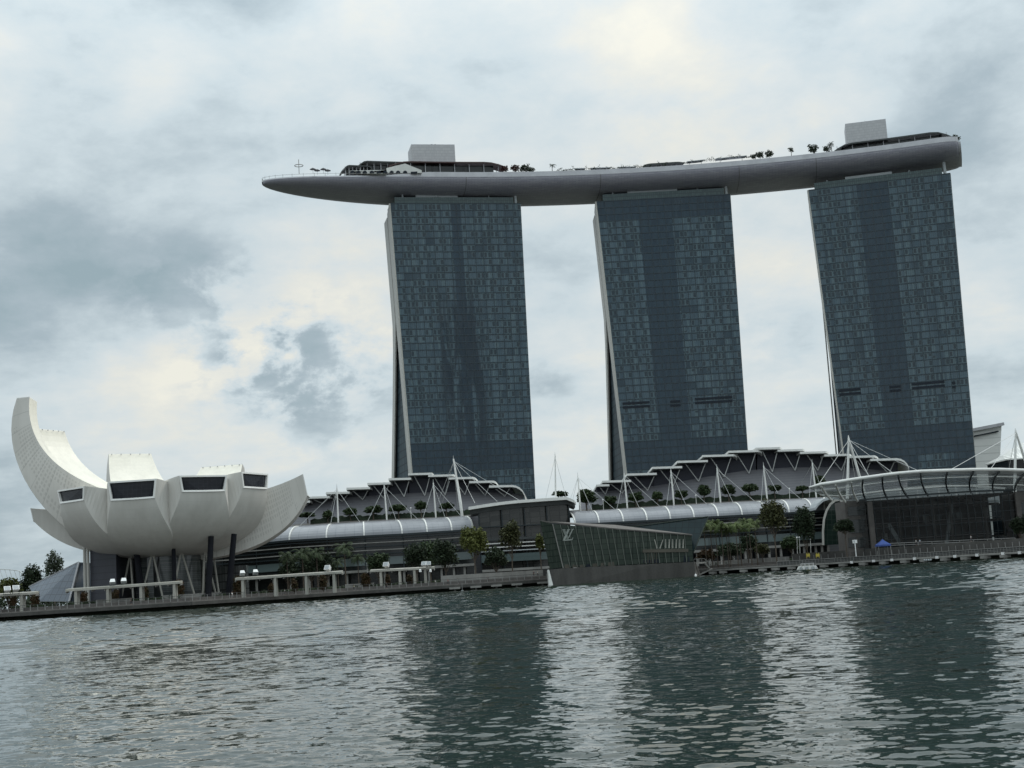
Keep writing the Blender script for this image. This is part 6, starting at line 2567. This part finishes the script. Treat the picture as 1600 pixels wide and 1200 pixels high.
# low planting and sunshades along the deck edge read as one ragged line
rnd = random.Random(77)
mb = MB()
for px in range(880, 1180, 4):
    if 1010 < px < 1075 and rnd.random() < .7:
        continue
    y_ = interp([(795, 265), (870, 266), (1000, 262), (1150, 247), (1300, 233)], px)
    p = arc(th_at(px, y_, 648), -15 + rnd.uniform(-1, 1), z_at(px, y_ + .5, th_at(px, y_, 648), -15))
    h = rnd.choice((.7, .9, 1.2, 1.6, 2.3))
    leaves(mb, [(tuple(p + Vector((0, 0, h * .4))), (1.1, .9, h * .6))], 26, .28, rnd, .3)
o = mb.build('planting', MT['leafdark'], None, (70, 665, ZD))
o['kind'] = 'stuff'
GU = 'flat sunshades on the deck'
for lb, px0, px1 in (('flat pale sunshade on the deck, first right of the lone palm', 905, 922), ('flat pale sunshade on the deck left of the low dark canopy, second', 930, 962), ('flat pale sunshade on the deck left of the low dark canopy, nearest it', 974, 1002),
                     ('flat pale sunshade on the deck right of the low dark canopy', 1080, 1106), ('long flat pale sunshade on the deck at the middle tower right edge', 1124, 1172)):
    y0, y1 = [interp([(795, 265), (870, 266), (1000, 262), (1150, 247), (1300, 233)], q) for q in (px0, px1)]
    A, B = arc(th_at(px0, y0, 648), -15.5, z_at(px0, y0 - 2.6, th_at(px0, y0, 648), -15.5)), arc(th_at(px1, y1, 648), -15.5, z_at(px1, y1 - 2.6, th_at(px1, y1, 648), -15.5))
    r = thing('sunshade', lb, 'sunshade', A.lerp(B, .5) - Vector((0, 0, 3.2)), GU)
    mb = MB()
    mb.shell([[A + Vector((.5, 4, .1)), B + Vector((-.5, 4, .1))], [A, B]], (0, 0, -.3))
    mb.build('roof', MT['plant'], r)
    for q in (A.lerp(B, .15), A.lerp(B, .85)):
        mb = MB()
        mb.tube([q + Vector((0, 1, -3.2)), q + Vector((0, 1, -.2))], .12, 6)
        mb.build('post', MT['rail'], r)

# ground cover on the promenade beds
rnd = random.Random(5)
mb = MB()
for i in range(360):
    px = rnd.choice((rnd.uniform(20, 360), rnd.uniform(380, 700), rnd.uniform(1110, 1300)))
    p = edge_at(px, DECK + .9, rnd.uniform(16, 26))
    leaves(mb, [(tuple(p + Vector((0, 0, .3))), (1.2, .8, .6))], 24, .26, rnd, .2)
o = mb.build('ground_cover', MT['leaf'], None, (0, 450, DECK))
o['kind'] = 'stuff'
# far tree line seen low at the left
rnd = random.Random(6)
mb = MB()
for i in range(60):
    px = rnd.uniform(-60, 140)
    p = at(px, 935, 700 + rnd.uniform(0, 60))
    h = rnd.uniform(3, 7)
    leaves(mb, [((p.x, p.y, DECK + h), (4.5, 4, h))], 70, .8, rnd, .3)
o = mb.build('treeline', MT['leafdark'], None, (-300, 720, DECK))
o['kind'] = 'stuff'


# ================================================================== PEOPLE ON THE BOARDWALK
def skinned(name, verts, edges, radii, m_, parent, root_i=0):
    me = bpy.data.meshes.new(name)
    me.from_pydata(verts, edges, [])
    o_ = bpy.data.objects.new(name, me)
    COL.objects.link(o_)
    o_.parent = parent
    md = o_.modifiers.new('skin', 'SKIN')
    for i, v in enumerate(me.skin_vertices[0].data):
        v.radius = (radii[i], radii[i])
        v.use_root = i == root_i
    sb = o_.modifiers.new('sub', 'SUBSURF')
    sb.levels = sb.render_levels = 1
    me.materials.append(m_)
    return o_


SKIN = mat('skin', (.36, .22, .15), .6)


def person(label, px, py, Y, zb, shirt, legs, hair=(.02, .015, .012), step=.16, rz=0.0, arm=.1):
    p = at(px, py, Y)
    p.z = zb
    r = thing('person', label, 'person', p, 'people walking on the waterfront')
    r.rotation_euler = (0, 0, rz)
    V = [(0, 0, .95), (0, 0, 1.2), (0, 0, 1.42), (0, 0, 1.54), (0, -.02, 1.64), (0, 0, 1.74),
         (.10, 0, .9), (.10, -step, .5), (.10, -step * .6, .06), (.10, -step * .6 - .15, .03), (-.10, 0, .9), (-.10, step * .5, .5), (-.10, step * 1.2, .08), (-.10, step * 1.2 - .15, .03),
         (.19, 0, 1.42), (.24, arm * .5, 1.15), (.22, -arm, .90), (.22, -arm - .04, .80), (-.19, 0, 1.42), (-.24, -arm * .5, 1.15), (-.22, arm, .90), (-.22, arm - .03, .80)]
    E_ = [(0, 1), (1, 2), (2, 3), (3, 4), (4, 5), (0, 6), (6, 7), (7, 8), (8, 9), (0, 10), (10, 11), (11, 12), (12, 13), (2, 14), (14, 15), (15, 16), (16, 17), (2, 18), (18, 19), (19, 20), (20, 21)]
    R_ = [.14, .13, .13, .055, .10, .085, .085, .06, .045, .035, .085, .06, .045, .035, .06, .045, .035, .035, .06, .045, .035, .035]
    skinned('body', V, E_, R_, SKIN, r)
    sm = mat('shirt cloth', shirt, .8)
    lm = mat('trouser cloth', legs, .8)
    skinned('shirt', [(0, 0, .92), (0, 0, 1.2), (0, 0, 1.43), (.2, 0, 1.42), (.245, arm * .5, 1.17), (-.2, 0, 1.42), (-.245, -arm * .5, 1.17)], [(0, 1), (1, 2), (2, 3), (3, 4), (2, 5), (5, 6)], [.165, .155, .15, .085, .075, .085, .075], sm, r)
    skinned('trousers', [(0, 0, .96), (.10, 0, .88), (.10, -step, .5), (.10, -step * .6, .14), (-.10, 0, .88), (-.10, step * .5, .5), (-.10, step * 1.2, .16)], [(0, 1), (1, 2), (2, 3), (0, 4), (4, 5), (5, 6)], [.15, .115, .085, .07, .115, .085, .07], lm, r)
    skinned('hair', [(0, .03, 1.66), (0, .02, 1.77)], [(0, 1)], [.095, .09], mat('dark hair', hair, .8), r)


BKS = DECK
person('person in dark clothes walking below the short pergola, near its left post', 604, 915, 428, BKS, (.02, .02, .025), (.02, .02, .025))
person('person in a white shirt walking right of the short pergola', 680, 909, 432, BKS, (.75, .75, .73), (.20, .19, .18), rz=1.5)
person('person in black standing by the railing left of the glass pavilion', 762, 905, 436, BKS, (.012, .012, .014), (.012, .012, .015), step=.03, rz=.4)
person('person in white at the boardwalk edge under the museum right legs', 363, 938, 384, BKS, (.8, .8, .78), (.3, .3, .3), rz=1.2)
person('person in dark blue on the promenade by the pavilion left corner', 834, 896, 446, DECK + .85, (.015, .02, .05), (.02, .02, .03), rz=-.6)
person('person in a pale grey shirt beside the one in dark blue', 840, 896, 447, DECK + .85, (.45, .45, .45), (.05, .05, .06), rz=1.4)
person('person in white on the ledge under the slender palms', 1127.5, 880, 462, DECK + .85, (.8, .8, .8), (.55, .55, .52), rz=1.5)
person('person in a white shirt before the plaza glazing, left of a pair', 1432, 853, 420, DECK + 3.1, (.75, .75, .75), (.04, .04, .05), rz=1.2)
person('person in pale blue before the plaza glazing, right of a pair', 1438, 853, 420, DECK + 3.1, (.42, .52, .62), (.05, .05, .06), rz=-1.2)
person('person in light grey farther right before the plaza glazing', 1518, 849, 400, DECK + 3.1, (.55, .56, .58), (.05, .05, .06), rz=1.5)
person('person in a dark grey jacket beside the water gauge', 716, 908, 434, BKS, (.10, .10, .11), (.04, .04, .05), rz=1.5)
person('person in a red top walking left of the water gauge', 700, 909, 433, BKS, (.30, .05, .04), (.05, .05, .06), rz=-1.5)
person('person in pale yellow between two pergolas right of the museum', 553, 920, 425, BKS, (.55, .50, .30), (.06, .06, .08), rz=1.5)
person('person in white and grey under the pergola with the palms', 445, 930, 408, BKS, (.7, .7, .7), (.15, .15, .16), rz=-1.4)
person('person in black below the pergola at the slab wall', 205, 944, 380, BKS, (.02, .02, .022), (.02, .02, .03), rz=1.5)
